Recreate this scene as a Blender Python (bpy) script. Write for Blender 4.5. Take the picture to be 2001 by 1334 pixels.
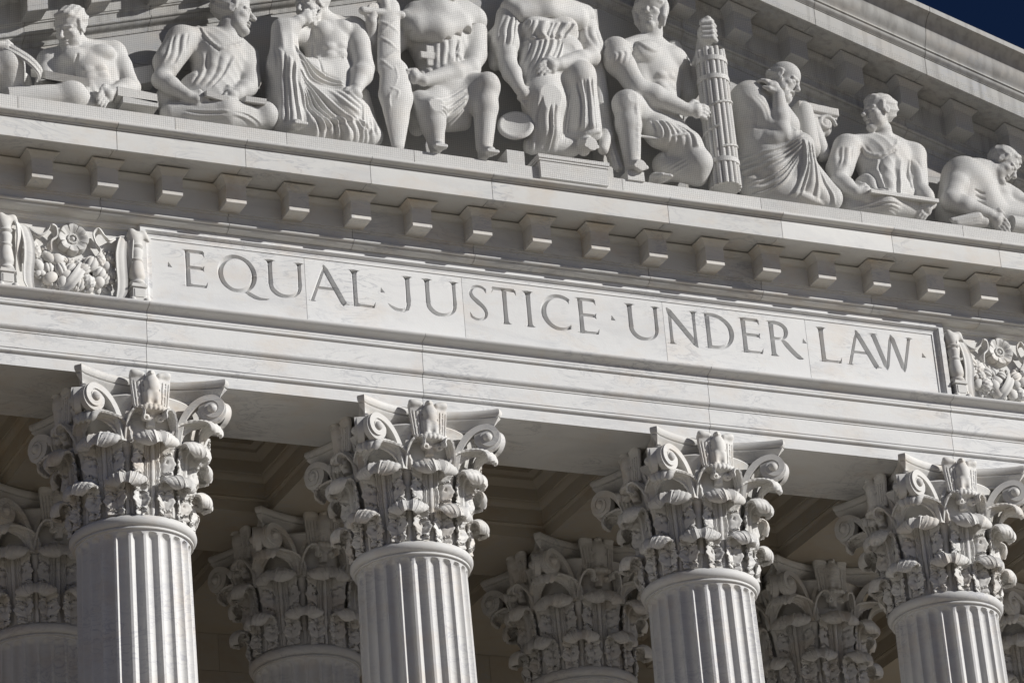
import bpy, bmesh, math, random, re
import numpy as np
from mathutils import Matrix, Vector

for o in list(bpy.data.objects):
    bpy.data.objects.remove(o, do_unlink=True)
scene = bpy.context.scene
COL = scene.collection
R = math.radians

# ------------------------------------------------------------------ camera
# world: X along the facade, Y into the building, Z up; soffit of the
# architrave is Z = 0, the lowest fascia of the architrave is Y = 0 (metres)
cam_d = bpy.data.cameras.new("camera")
cam = bpy.data.objects.new("camera", cam_d)
COL.objects.link(cam)
cam_d.sensor_fit = 'HORIZONTAL'
cam_d.sensor_width = 36.0
cam_d.lens = 131.09
cam_d.clip_end = 3000
cam_d.clip_start = 0.5
_yaw, _pitch, _roll = R(25.87237), R(24.77367), R(-4.85623)
_f = Vector((math.sin(_yaw)*math.cos(_pitch), math.cos(_yaw)*math.cos(_pitch), math.sin(_pitch)))
_r = Vector((math.cos(_yaw), -math.sin(_yaw), 0))
_u = _r.cross(_f)
_rr = math.cos(_roll)*_r + math.sin(_roll)*_u
_uu = -math.sin(_roll)*_r + math.cos(_roll)*_u
_m = Matrix((_rr, _uu, -_f)).transposed().to_4x4()
_m.translation = Vector((-21.4853, -42.6935, -20.7046))
cam.matrix_world = _m
scene.camera = cam

# ------------------------------------------------------------------ sky + sun
SUN_TO = Vector((1.22, -1.0, 0.70)).normalized()      # direction towards the sun
sun_el = math.asin(SUN_TO.z)
sun_az = math.atan2(SUN_TO.x, SUN_TO.y)               # clockwise from +Y
world = bpy.data.worlds.new("World")
scene.world = world
world.use_nodes = True
nt = world.node_tree
nt.nodes.clear()
sky = nt.nodes.new("ShaderNodeTexSky")
sky.sky_type = 'NISHITA'
sky.sun_disc = False
sky.sun_elevation = sun_el
sky.sun_rotation = sun_az
sky.altitude = 9500
sky.air_density = 0.5
sky.dust_density = 0.0
sky.ozone_density = 7.0
bg = nt.nodes.new("ShaderNodeBackground")
bg.inputs['Strength'].default_value = 0.055
wo = nt.nodes.new("ShaderNodeOutputWorld")
nt.links.new(sky.outputs[0], bg.inputs[0])
nt.links.new(bg.outputs[0], wo.inputs[0])

sun_d = bpy.data.lights.new("sun", 'SUN')
sun_d.energy = 4.75
sun_d.angle = R(0.53)
sun_d.color = (1.0, 0.978, 0.945)
sun = bpy.data.objects.new("sun", sun_d)
COL.objects.link(sun)
sun.rotation_euler = SUN_TO.to_track_quat('Z', 'Y').to_euler()
sun.location = SUN_TO*80

scene.view_settings.view_transform = 'Standard'
scene.view_settings.look = 'None'
scene.view_settings.gamma = 1.0
scene.view_settings.exposure = 0.0

# ------------------------------------------------------------------ materials
def nd(nt, typ, **kw):
    n = nt.nodes.new(typ)
    for k, v in kw.items():
        setattr(n, k, v)
    return n

def marble(name, base=(0.66, 0.662, 0.655), grey=(0.40, 0.41, 0.43), warm=(0.60, 0.475, 0.345),
           veins=0.75, stain=0.35, scale=1.0, rough=0.62, bump=0.10, tilt=0.3, soot=0.0, tones=(0.88, 1.06)):
    m = bpy.data.materials.new(name)
    m.use_nodes = True
    t = m.node_tree
    t.nodes.clear()
    L = t.links.new
    out = nd(t, "ShaderNodeOutputMaterial")
    bs = nd(t, "ShaderNodeBsdfPrincipled")
    L(bs.outputs[0], out.inputs[0])
    geo = nd(t, "ShaderNodeNewGeometry")
    oi = nd(t, "ShaderNodeObjectInfo")
    mul = nd(t, "ShaderNodeMath", operation='MULTIPLY')
    L(oi.outputs['Random'], mul.inputs[0])
    mul.inputs[1].default_value = 61.0
    add = nd(t, "ShaderNodeVectorMath", operation='ADD')
    L(geo.outputs['Position'], add.inputs[0])
    L(mul.outputs[0], add.inputs[1])
    mp = nd(t, "ShaderNodeMapping")
    mp.inputs['Rotation'].default_value = (0.2, tilt, 0.35)
    mp.inputs['Scale'].default_value = (0.55*scale, 1.1*scale, 2.0*scale)
    L(add.outputs[0], mp.inputs[0])
    # cloudy grey drifts
    n1 = nd(t, "ShaderNodeTexNoise")
    n1.inputs['Scale'].default_value = 1.1
    n1.inputs['Detail'].default_value = 7
    n1.inputs['Roughness'].default_value = 0.62
    n1.inputs['Distortion'].default_value = 1.2
    L(mp.outputs[0], n1.inputs['Vector'])
    r1 = nd(t, "ShaderNodeMapRange")
    r1.inputs['From Min'].default_value = 0.50
    r1.inputs['From Max'].default_value = 0.80
    L(n1.outputs['Fac'], r1.inputs['Value'])
    # thin veins: the zero crossing of another noise
    n2 = nd(t, "ShaderNodeTexNoise")
    n2.inputs['Scale'].default_value = 1.9
    n2.inputs['Detail'].default_value = 9
    n2.inputs['Roughness'].default_value = 0.6
    n2.inputs['Distortion'].default_value = 2.2
    L(mp.outputs[0], n2.inputs['Vector'])
    s2 = nd(t, "ShaderNodeMath", operation='SUBTRACT')
    L(n2.outputs['Fac'], s2.inputs[0])
    s2.inputs[1].default_value = 0.5
    a2 = nd(t, "ShaderNodeMath", operation='ABSOLUTE')
    L(s2.outputs[0], a2.inputs[0])
    r2 = nd(t, "ShaderNodeMapRange")
    r2.inputs['From Min'].default_value = 0.035
    r2.inputs['From Max'].default_value = 0.0
    L(a2.outputs[0], r2.inputs['Value'])
    # veins come in patches
    n3 = nd(t, "ShaderNodeTexNoise")
    n3.inputs['Scale'].default_value = 0.9*scale
    n3.inputs['Detail'].default_value = 2
    L(add.outputs[0], n3.inputs['Vector'])
    r3 = nd(t, "ShaderNodeMapRange")
    r3.inputs['From Min'].default_value = 0.42
    r3.inputs['From Max'].default_value = 0.66
    L(n3.outputs['Fac'], r3.inputs['Value'])
    v = nd(t, "ShaderNodeMath", operation='MULTIPLY')
    L(r2.outputs[0], v.inputs[0])
    L(r3.outputs[0], v.inputs[1])
    vs = nd(t, "ShaderNodeMath", operation='MULTIPLY_ADD')
    L(r1.outputs[0], vs.inputs[0])
    vs.inputs[1].default_value = 0.55
    L(v.outputs[0], vs.inputs[2])
    vf = nd(t, "ShaderNodeMath", operation='MULTIPLY', use_clamp=True)
    L(vs.outputs[0], vf.inputs[0])
    vf.inputs[1].default_value = veins
    m6 = nd(t, "ShaderNodeMapping")
    m6.inputs['Rotation'].default_value = (0.15, 0.42, 0.2)
    m6.inputs['Scale'].default_value = (1.6*scale, 2.5*scale, 11.0*scale)
    L(add.outputs[0], m6.inputs[0])
    n6 = nd(t, "ShaderNodeTexNoise")
    n6.inputs['Scale'].default_value = 1.0
    n6.inputs['Detail'].default_value = 6
    n6.inputs['Roughness'].default_value = 0.7
    n6.inputs['Distortion'].default_value = 0.8
    L(m6.outputs[0], n6.inputs['Vector'])
    r6 = nd(t, "ShaderNodeMapRange")
    r6.inputs['From Min'].default_value = 0.56
    r6.inputs['From Max'].default_value = 0.74
    L(n6.outputs['Fac'], r6.inputs['Value'])
    k6 = nd(t, "ShaderNodeMath", operation='MULTIPLY')
    L(r6.outputs[0], k6.inputs[0])
    L(r3.outputs[0], k6.inputs[1])
    v6 = nd(t, "ShaderNodeMath", operation='MULTIPLY_ADD', use_clamp=True)
    L(k6.outputs[0], v6.inputs[0])
    v6.inputs[1].default_value = 0.6*veins
    L(vf.outputs[0], v6.inputs[2])
    vf = v6
    mixg = nd(t, "ShaderNodeMix", data_type='RGBA')
    mixg.inputs[6].default_value = (*base, 1)
    mixg.inputs[7].default_value = (*grey, 1)
    L(vf.outputs[0], mixg.inputs[0])
    # warm rusty stains in patches with their own shape
    n4 = nd(t, "ShaderNodeTexNoise")
    n4.inputs['Scale'].default_value = 1.7
    n4.inputs['Detail'].default_value = 6
    n4.inputs['Roughness'].default_value = 0.65
    m4 = nd(t, "ShaderNodeMapping")
    m4.inputs['Location'].default_value = (11, 5, 3)
    m4.inputs['Scale'].default_value = (0.8, 0.8, 1.3)
    L(add.outputs[0], m4.inputs[0])
    L(m4.outputs[0], n4.inputs['Vector'])
    r4 = nd(t, "ShaderNodeMapRange")
    r4.inputs['From Min'].default_value = 0.50
    r4.inputs['From Max'].default_value = 0.78
    r4.inputs['To Max'].default_value = stain
    L(n4.outputs['Fac'], r4.inputs['Value'])
    mixw = nd(t, "ShaderNodeMix", data_type='RGBA')
    L(r4.outputs[0], mixw.inputs[0])
    L(mixg.outputs[2], mixw.inputs[6])
    mixw.inputs[7].default_value = (*warm, 1)
    last = mixw.outputs[2]
    # per-stone tone
    tone = nd(t, "ShaderNodeMapRange")
    tone.inputs['To Min'].default_value = tones[0]
    tone.inputs['To Max'].default_value = tones[1]
    L(oi.outputs['Random'], tone.inputs['Value'])
    tm = nd(t, "ShaderNodeVectorMath", operation='SCALE')
    L(last, tm.inputs[0])
    L(tone.outputs[0], tm.inputs['Scale'])
    last = tm.outputs[0]
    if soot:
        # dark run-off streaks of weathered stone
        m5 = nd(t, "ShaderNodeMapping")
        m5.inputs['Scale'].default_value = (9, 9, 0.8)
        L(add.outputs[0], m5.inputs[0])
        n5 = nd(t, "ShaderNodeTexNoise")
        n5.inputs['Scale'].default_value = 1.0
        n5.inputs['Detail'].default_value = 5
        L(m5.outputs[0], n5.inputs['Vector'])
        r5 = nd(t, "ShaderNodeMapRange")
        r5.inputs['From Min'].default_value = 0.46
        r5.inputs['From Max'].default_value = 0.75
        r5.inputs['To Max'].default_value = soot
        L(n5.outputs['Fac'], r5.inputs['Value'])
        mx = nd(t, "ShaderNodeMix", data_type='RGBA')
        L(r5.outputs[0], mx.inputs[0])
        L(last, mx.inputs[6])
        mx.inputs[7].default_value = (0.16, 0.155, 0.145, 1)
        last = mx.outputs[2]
    L(last, bs.inputs['Base Color'])
    bs.inputs['Roughness'].default_value = rough
    bs.inputs['Specular IOR Level'].default_value = 0.25
    if bump:
        nb = nd(t, "ShaderNodeTexNoise")
        nb.inputs['Scale'].default_value = 38
        nb.inputs['Detail'].default_value = 4
        L(geo.outputs['Position'], nb.inputs['Vector'])
        nb2 = nd(t, "ShaderNodeTexNoise")
        nb2.inputs['Scale'].default_value = 5
        nb2.inputs['Detail'].default_value = 3
        L(geo.outputs['Position'], nb2.inputs['Vector'])
        ad = nd(t, "ShaderNodeMath", operation='MULTIPLY_ADD')
        L(nb2.outputs['Fac'], ad.inputs[0])
        ad.inputs[1].default_value = 2.5
        L(nb.outputs['Fac'], ad.inputs[2])
        bp = nd(t, "ShaderNodeBump")
        bp.inputs['Strength'].default_value = bump
        bp.inputs['Distance'].default_value = 0.012
        L(ad.outputs[0], bp.inputs['Height'])
        L(bp.outputs[0], bs.inputs['Normal'])
    return m

M_ARCH = marble("marble_architrave", tones=(0.96, 1.03))
M_CORN = marble("marble_cornice", base=(0.64, 0.638, 0.62), stain=0.45)
M_MOD = marble("marble_modillion", base=(0.61, 0.59, 0.55), warm=(0.46, 0.35, 0.23), stain=0.8, scale=2.5, veins=0.95)
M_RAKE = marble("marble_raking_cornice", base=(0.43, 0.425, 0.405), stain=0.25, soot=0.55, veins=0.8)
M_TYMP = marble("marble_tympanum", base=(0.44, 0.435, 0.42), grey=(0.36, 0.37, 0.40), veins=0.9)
M_COL = marble("marble_column", base=(0.63, 0.628, 0.615), grey=(0.42, 0.425, 0.46), veins=0.75, tilt=1.2, stain=0.4)
M_CAP = marble("marble_capital", base=(0.645, 0.635, 0.61), warm=(0.50, 0.40, 0.29), stain=0.6, scale=1.6, veins=0.7)
M_STAT = marble("marble_statue", base=(0.645, 0.64, 0.62), stain=0.22, veins=0.2, scale=1.5, bump=0.2)
M_REL = marble("marble_relief", base=(0.645, 0.638, 0.615), stain=0.4, veins=0.3, scale=1.5)
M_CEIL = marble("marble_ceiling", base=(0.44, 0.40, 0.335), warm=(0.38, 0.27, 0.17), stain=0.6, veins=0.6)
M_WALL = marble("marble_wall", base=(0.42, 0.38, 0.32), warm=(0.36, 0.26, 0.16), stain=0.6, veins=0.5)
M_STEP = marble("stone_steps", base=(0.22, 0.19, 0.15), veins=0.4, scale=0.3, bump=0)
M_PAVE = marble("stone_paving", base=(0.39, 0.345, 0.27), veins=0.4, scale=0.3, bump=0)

# ------------------------------------------------------------------ mesh helpers
def link(o, parent=None):
    COL.objects.link(o)
    if parent is not None:
        o.parent = parent
    return o

def mesh_from(name, verts, faces, mat, angle=35, smooth=True, recalc=True):
    me = bpy.data.meshes.new(name)
    me.from_pydata([tuple(map(float, v)) for v in verts], [], [tuple(map(int, f)) for f in faces])
    if recalc:
        bm = bmesh.new()
        bm.from_mesh(me)
        bmesh.ops.recalc_face_normals(bm, faces=bm.faces)
        bm.to_mesh(me)
        bm.free()
    if smooth:
        me.shade_smooth()
        if angle < 180:
            me.set_sharp_from_angle(angle=R(angle))
    me.materials.append(mat)
    me.update()
    return me

def obj(name, me, parent=None, loc=(0, 0, 0), rot=(0, 0, 0), label=None):
    o = bpy.data.objects.new(name, me)
    link(o, parent)
    o.location = loc
    o.rotation_euler = rot
    if label:
        o['label'] = label
    return o

def thing(name, label, cat, loc=(0, 0, 0), group=None, kind=None):
    o = bpy.data.objects.new(name, None)
    o.empty_display_size = 0.2
    link(o)
    o.location = loc
    o['label'] = label
    o['category'] = cat
    if group:
        o['group'] = group
    if kind:
        o['kind'] = kind
    return o

def tag(o, label, cat, group=None, kind=None):
    o['label'] = label
    o['category'] = cat
    if group:
        o['group'] = group
    if kind:
        o['kind'] = kind
    return o

def extr(pts, x0, x1, shear=0.0, flip=None, slices=1):
    """closed (Y,Z) section extruded along X; z gets shear*x added"""
    n = len(pts)
    xs = [x0+(x1-x0)*i/slices for i in range(slices+1)]
    V, F = [], []
    for x in xs:
        for (y, z) in pts:
            V.append((x, y, z+shear*x))
    for s in range(slices):
        for i in range(n):
            j = (i+1) % n
            F.append((s*n+i, s*n+j, (s+1)*n+j, (s+1)*n+i))
    F.append(tuple(range(n-1, -1, -1)))
    F.append(tuple(range(slices*n, slices*n+n)))
    return V, F

def boxvf(x0, x1, y0, y1, z0, z1):
    V = [(x, y, z) for x in (x0, x1) for y in (y0, y1) for z in (z0, z1)]
    F = [(0, 1, 3, 2), (4, 6, 7, 5), (0, 4, 5, 1), (2, 3, 7, 6), (0, 2, 6, 4), (1, 5, 7, 3)]
    return V, F

def join(*vfs):
    V, F = [], []
    for v, f in vfs:
        o = len(V)
        V += list(map(tuple, v))
        F += [tuple(i+o for i in q) for q in f]
    return V, F

def arc(cx, cz, r, a0, a1, n=6):
    return [(cx+r*math.cos(R(a0+(a1-a0)*i/n)), cz+r*math.sin(R(a0+(a1-a0)*i/n))) for i in range(n+1)]

def shell(fn, nu, nv, th, closed_u=False):
    """param surface fn(U,V)->(x,y,z) arrays, given thickness th (array or float)"""
    U, Vv = np.meshgrid(np.linspace(-1, 1, nu), np.linspace(0, 1, nv), indexing='ij')
    P = np.stack(fn(U, Vv), -1)
    du = np.gradient(P, axis=0)
    dv = np.gradient(P, axis=1)
    n = np.cross(du, dv)
    n /= (np.linalg.norm(n, axis=-1, keepdims=True)+1e-9)
    if not np.isscalar(th):
        th = th(U, Vv)[..., None]
    B = P - n*th
    V = np.concatenate([P.reshape(-1, 3), B.reshape(-1, 3)])
    N = nu*nv
    I = np.arange(N).reshape(nu, nv)
    a, b, c, d = I[:-1, :-1].ravel(), I[1:, :-1].ravel(), I[1:, 1:].ravel(), I[:-1, 1:].ravel()
    F = list(zip(a, b, c, d)) + list(zip(a+N, d+N, c+N, b+N))
    def rim(e):
        return [(e[i], e[i]+N, e[i+1]+N, e[i+1]) for i in range(len(e)-1)]
    F += rim(list(I[0, :][::-1])) + rim(list(I[-1, :])) + rim(list(I[:, 0])) + rim(list(I[:, -1][::-1]))
    return V, F

def revolve(prof, n=64, a0=0, a1=360):
    V, F = [], []
    m = len(prof)
    full = abs(a1-a0) >= 360
    k = n if full else n+1
    for i in range(k):
        a = R(a0+(a1-a0)*i/n)
        for (r, z) in prof:
            V.append((r*math.cos(a), r*math.sin(a), z))
    for i in range(n):
        i2 = (i+1) % k
        for j in range(m-1):
            F.append((i*m+j, i2*m+j, i2*m+j+1, i*m+j+1))
    return V, F

# ------------------------------------------------------------------ dimensions
S1, S2, MS = 4.0, 4.424, 0.914
XC = [-S2/2-S1, -S2/2, S2/2, S2/2+S1]
YC1, YC2 = 0.778, 4.778
FLOOR = -17.0
GROUND = -22.4
SLOPE = 0.308
APEX = 7.895            # soffit of the raking corona on the centre line
END = 16.45
GAP = 0.004

# ------------------------------------------------------------------ ground, steps
gv, gf = boxvf(-700, 700, -700, 700, GROUND-1, GROUND)
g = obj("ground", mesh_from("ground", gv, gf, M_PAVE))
g['kind'] = 'structure'
st = [(40, GROUND+0.004), (40, FLOOR), (-1.6, FLOOR)]
nst = 34
for i in range(nst):
    y = -1.6-0.36*i
    z0 = FLOOR-(FLOOR-GROUND)*(i)/nst
    z1 = FLOOR-(FLOOR-GROUND)*(i+1)/nst
    st += [(y, z1+0.001 if i < nst-1 else GROUND+0.004), (y-0.36, z1)] if i < nst-1 else [(y, GROUND+0.004)]
sv, sf = extr(st, -20, 20)
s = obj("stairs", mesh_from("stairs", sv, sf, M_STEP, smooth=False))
s['kind'] = 'structure'

# ------------------------------------------------------------------ entablature
ENT = thing("entablature", "white marble entablature with carved inscription and a row of square brackets above the columns", "entablature", (0, 0, 0))

arch_prof = ([(0, 0), (0, .176), (-.016, .178)] + arc(-.02, .206, .027, 270, 90, 8)[1:-1] +
             [(-.024, .236), (-.024, .241), (-.04, .241), (-.04, .462), (-.034, .464), (-.034, .470), (-.05, .470), (-.05, .486),
              (-.055, .49), (-.068, .50), (-.085, .512), (-.098, .528), (-.10, .538), (-.086, .540), (-.086, .546), (-.09, .546),
              (-.09, .830), (-.10, .832)] + arc(-.10, .857, .027, 270, 90, 8)[1:-1] +
             [(-.10, .883), (-.10, .888), (-.115, .888), (-.115, .952), (-.122, .955), (-.135, .962), (-.15, .970), (-.17, .976),
              (-.20, .982), (-.225, .992), (-.245, 1.008), (-.254, 1.022), (-.256, 1.03), (-.256, 1.040)])
arch_sec = arch_prof + [(-.02, 1.046), (1.556, 1.046), (1.556, 0)]
axj = [-END] + [-S2/2-3*S1, -S2/2-2*S1] + XC + [S2/2+2*S1, S2/2+3*S1] + [END]
for a, b in zip(axj[:-1], axj[1:]):
    v, f = extr(arch_sec, a+GAP, b-GAP)
    obj("architrave_stone", mesh_from("architrave_stone", v, f, M_ARCH, 40), ENT)
v, f = boxvf(-END+.05, END-.05, .05, 1.5, .02, 1.0)      # mortar core behind the joints
obj("core", mesh_from("core", v, f, M_WALL), ENT)

# frieze: plain slabs behind the garland reliefs
for sgn in (-1, 1):
    for a, b in ((6.12, 8.6), (8.6, 11.2), (11.2, 13.8), (13.8, END-.1)):
        x0, x1 = sorted((sgn*a, sgn*b))
        v, f = boxvf(x0+GAP, x1-GAP, 0.02, .6, 1.048, 2.27)
        obj("frieze_slab", mesh_from("frieze_slab", v, f, M_REL), ENT)
        sec = [(.02, 2.19), (-.02, 2.19), (-.03, 2.20), (-.035, 2.215), (-.05, 2.222), (-.055, 2.235), (-.055, 2.262), (.05, 2.262), (.05, 2.19)]
        v, f = extr(sec, x0+(.13 if sgn > 0 and a < 7 else 0)+GAP, x1-(.13 if sgn < 0 and a < 7 else 0)-GAP)
        obj("frieze_fillet", mesh_from("frieze_fillet", v, f, M_REL), ENT)

# inscription panel frame (mitred top and two sides)
fr = [(0, -.02), (0, -.062), (.006, -.062), (.036, -.062), (.038, -.066)]
fr += [(.038+.045*math.sin(R(a)), -.066-.046*(1-math.cos(R(a)))) for a in (15, 30, 45, 60, 75, 90)]
fr += [(.086, -.112), (.089, -.108), (.092, -.108), (.092, -.122), (.168, -.122), (.168, .1)]
V, F = [], []
PNX, PNZ = 6.095, 2.083
for (s_, y) in fr:
    V += [(-(PNX+s_), y, 1.046), (-(PNX+s_), y, PNZ+s_), (PNX+s_, y, PNZ+s_), (PNX+s_, y, 1.046)]
for i in range(len(fr)-1):
    for k in range(3):
        F.append((i*4+k, i*4+k+1, i*4+4+k+1, i*4+4+k))
# cut the frame at the slab joints
FJ = [-3.87, -1.51, 1.63, 3.955]
obj("panel_frame", mesh_from("panel_frame", V, F, M_ARCH, 40), ENT)
PANEL_X = [-6.12] + FJ + [6.12]

# cornice -----------------------------------------------------------------
cor = [(-.02, 2.257), (-.15, 2.257), (-.165, 2.259), (-.185, 2.264), (-.205, 2.272), (-.222, 2.284), (-.234, 2.298), (-.238, 2.304),
       (-.225, 2.306), (-.225, 2.312), (-.25, 2.312), (-.266, 2.317), (-.276, 2.328), (-.278, 2.340), (-.272, 2.352), (-.258, 2.360), (-.226, 2.364),
       (-.226, 2.474), (-.24, 2.476), (-.25, 2.482), (-.25, 2.500), (-.27, 2.504), (-.27, 2.795), (-.278, 2.798), (-.278, 2.806),
       (-.29, 2.810), (-.305, 2.818), (-.322, 2.834), (-.336, 2.856), (-.343, 2.88), (-.345, 2.890), (-.30, 2.892), (-.30, 2.913),
       (-.36, 2.915), (-.90, 2.915), (-.935, 2.905), (-.945, 2.86), (-.958, 2.849), (-1.0, 2.849), (-1.0, 3.132), (-.985, 3.135), (-.985, 3.142),
       (-1.002, 3.143), (-1.010, 3.148), (-1.015, 3.158), (-1.012, 3.167), (-1.015, 3.170), (-1.04, 3.172), (-1.065, 3.176), (-1.085, 3.184), (-1.097, 3.194),
       (-1.10, 3.202), (-1.10, 3.220), (-.94, 3.238), (.4, 3.238), (.4, 2.257)]
cj = [i+.5 for i in range(1, 18, 2)]
cjx = sorted([-END-.9] + [-MS*c for c in cj if MS*c < END-1] + [MS*c for c in cj if MS*c < END-1] + [END+.9])
for a, b in zip(cjx[:-1], cjx[1:]):
    v, f = extr(cor, a+GAP, b-GAP)
    obj("cornice_stone", mesh_from("cornice_stone", v, f, M_CORN, 40), ENT)

def modillion_mesh(shear=0.0, zs=1.0, mat=None):
    lev = [(-.402, .139, -.576), (-.398, .1455, -.582), (-.340, .1455, -.582), (-.338, .141, -.578), (-.330, .141, -.578), (-.328, .1455, -.582),
           (-.118, .1455, -.582), (-.114, .152, -.588), (-.106, .152, -.588), (-.102, .158, -.594), (-.085, .168, -.604), (-.060, .188, -.622),
           (-.040, .212, -.634), (-.026, .228, -.642), (-.018, .2335, -.645)]
    V, F = [], []
    for z, w, y in lev:
        V += [(-w, -.25, z*zs-shear*w), (-w, y, z*zs-shear*w), (w, y, z*zs+shear*w), (w, -.25, z*zs+shear*w)]
    n = len(lev)
    for i in range(n-1):
        for k in range(3):
            F.append((4*i+k, 4*i+k+1, 4*i+5+k, 4*i+4+k))
        F.append((4*i+3, 4*i, 4*i+4, 4*i+7))
    F.append((3, 2, 1, 0))
    F.append((4*n-4, 4*n-3, 4*n-2, 4*n-1))
    return mesh_from("modillion", V, F, mat or M_MOD, 30)
mm = modillion_mesh()
for k in range(-17, 17):
    obj("modillion", mm, ENT, ((k+.5)*MS, 0, 2.909))

# ------------------------------------------------------------------ pediment
PED = thing("pediment", "triangular marble pediment with sloping bracketed cornice behind the seated figures", "pediment", (0, 0, 3.3))
def ped(name, me, loc=(0, 0, 0)):
    return obj(name, me, PED, (loc[0], loc[1], loc[2]-3.3))
# plinth course under the figures
pj = [-END+.6, -14.2, -12.1, -10.2, -8.2, -6.0, -4.39, -2.5, -.57, .71, 2.93, 4.59, 6.31, 8.2, 10.2, 12.1, 14.2, END-.6]
for a, b in zip(pj[:-1], pj[1:]):
    top = 3.497
    sec = [(-.95, 3.240), (-.95, top-.012), (-.938, top), (.2, top), (.2, 3.240)]
    v, f = extr(sec, a+GAP, b-GAP)
    ped("plinth_stone", mesh_from("plinth_stone", v, f, M_STAT, 40))

# tympanum wall blocks
def clip(poly, nx, nz, c):          # keep nx*x+nz*z <= c
    out = []
    for i in range(len(poly)):
        a, b = poly[i], poly[(i+1) % len(poly)]
        da, db = nx*a[0]+nz*a[1]-c, nx*b[0]+nz*b[1]-c
        if da <= 0:
            out.append(a)
        if da*db < 0:
            t = da/(da-db)
            out.append((a[0]+t*(b[0]-a[0]), a[1]+t*(b[1]-a[1])))
    return out
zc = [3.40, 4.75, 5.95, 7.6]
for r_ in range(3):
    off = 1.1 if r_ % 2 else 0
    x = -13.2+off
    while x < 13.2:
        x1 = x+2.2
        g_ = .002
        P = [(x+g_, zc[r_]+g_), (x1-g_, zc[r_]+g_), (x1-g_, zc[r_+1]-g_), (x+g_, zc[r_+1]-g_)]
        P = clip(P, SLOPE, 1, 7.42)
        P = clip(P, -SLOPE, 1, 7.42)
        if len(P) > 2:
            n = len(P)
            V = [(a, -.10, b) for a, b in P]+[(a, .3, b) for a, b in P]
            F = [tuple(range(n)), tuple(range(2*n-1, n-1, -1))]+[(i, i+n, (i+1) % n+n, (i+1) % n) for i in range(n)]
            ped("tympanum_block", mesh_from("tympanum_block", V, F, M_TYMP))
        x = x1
# raking cornice
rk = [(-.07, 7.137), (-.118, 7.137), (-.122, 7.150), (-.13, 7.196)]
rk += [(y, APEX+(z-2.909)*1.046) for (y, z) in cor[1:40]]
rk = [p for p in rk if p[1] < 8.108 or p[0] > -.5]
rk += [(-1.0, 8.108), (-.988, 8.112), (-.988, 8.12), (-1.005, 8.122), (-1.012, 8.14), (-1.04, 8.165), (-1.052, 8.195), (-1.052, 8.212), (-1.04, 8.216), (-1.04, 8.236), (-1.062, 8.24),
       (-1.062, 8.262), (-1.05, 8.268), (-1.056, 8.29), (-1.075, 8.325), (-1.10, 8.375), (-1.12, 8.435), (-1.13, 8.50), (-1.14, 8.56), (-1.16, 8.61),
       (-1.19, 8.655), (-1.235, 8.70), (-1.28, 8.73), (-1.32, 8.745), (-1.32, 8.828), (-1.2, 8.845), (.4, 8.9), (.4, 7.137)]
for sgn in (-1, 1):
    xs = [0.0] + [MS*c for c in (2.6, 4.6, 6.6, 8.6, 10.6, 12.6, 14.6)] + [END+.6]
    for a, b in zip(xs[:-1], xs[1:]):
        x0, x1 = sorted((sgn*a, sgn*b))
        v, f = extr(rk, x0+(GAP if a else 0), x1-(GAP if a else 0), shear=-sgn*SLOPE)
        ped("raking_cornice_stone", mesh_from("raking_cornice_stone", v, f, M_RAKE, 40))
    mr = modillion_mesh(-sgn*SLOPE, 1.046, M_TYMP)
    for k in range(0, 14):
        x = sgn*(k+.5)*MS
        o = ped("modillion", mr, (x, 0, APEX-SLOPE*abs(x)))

# ------------------------------------------------------------------ portico ceiling and rear wall
CEI = thing("portico_ceiling", "coffered marble ceiling with deep beams in the shade behind the columns", "ceiling", (0, 0, 0), kind='structure')
allx = [-S2/2-3*S1, -S2/2-2*S1] + XC + [S2/2+2*S1, S2/2+3*S1]
ys = [(1.556, 4.0), (5.556, 8.8)]
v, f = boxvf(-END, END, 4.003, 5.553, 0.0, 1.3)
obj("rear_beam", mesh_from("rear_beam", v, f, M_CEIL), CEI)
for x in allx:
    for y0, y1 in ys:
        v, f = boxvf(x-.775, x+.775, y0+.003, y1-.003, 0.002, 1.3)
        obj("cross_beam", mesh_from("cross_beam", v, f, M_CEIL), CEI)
ring = [(0, 0.0), (0, .16), (.03, .165), (.045, .19), (.03, .215), (.03, .22), (.05, .225), (.05, .44), (.07, .45), (.10, .49), (.115, .52), (.115, .545),
        (.135, .55), (.135, .74), (.15, .75), (.20, .80), (.24, .83), (.24, .88), (.36, .90), (.36, .98)]
for a, b in zip(allx[:-1], allx[1:]):
    for y0, y1 in ys:
        x0, x1 = a+.775, b-.775
        V, F = [], []
        for s_, z in ring:
            s_ += .004
            V += [(x0+s_, y0+s_, z), (x1-s_, y0+s_, z), (x1-s_, y1-s_, z), (x0+s_, y1-s_, z)]
        n = len(ring)
        for i in range(n-1):
            for k in range(4):
                F.append((4*i+k, 4*i+(k+1) % 4, 4*i+4+(k+1) % 4, 4*i+4+k))
        F.append((4*n-4, 4*n-3, 4*n-2, 4*n-1))
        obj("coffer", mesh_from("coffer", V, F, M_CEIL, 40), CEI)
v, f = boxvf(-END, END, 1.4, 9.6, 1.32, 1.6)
obj("ceiling_slab", mesh_from("ceiling_slab", v, f, M_CEIL), CEI)

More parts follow.
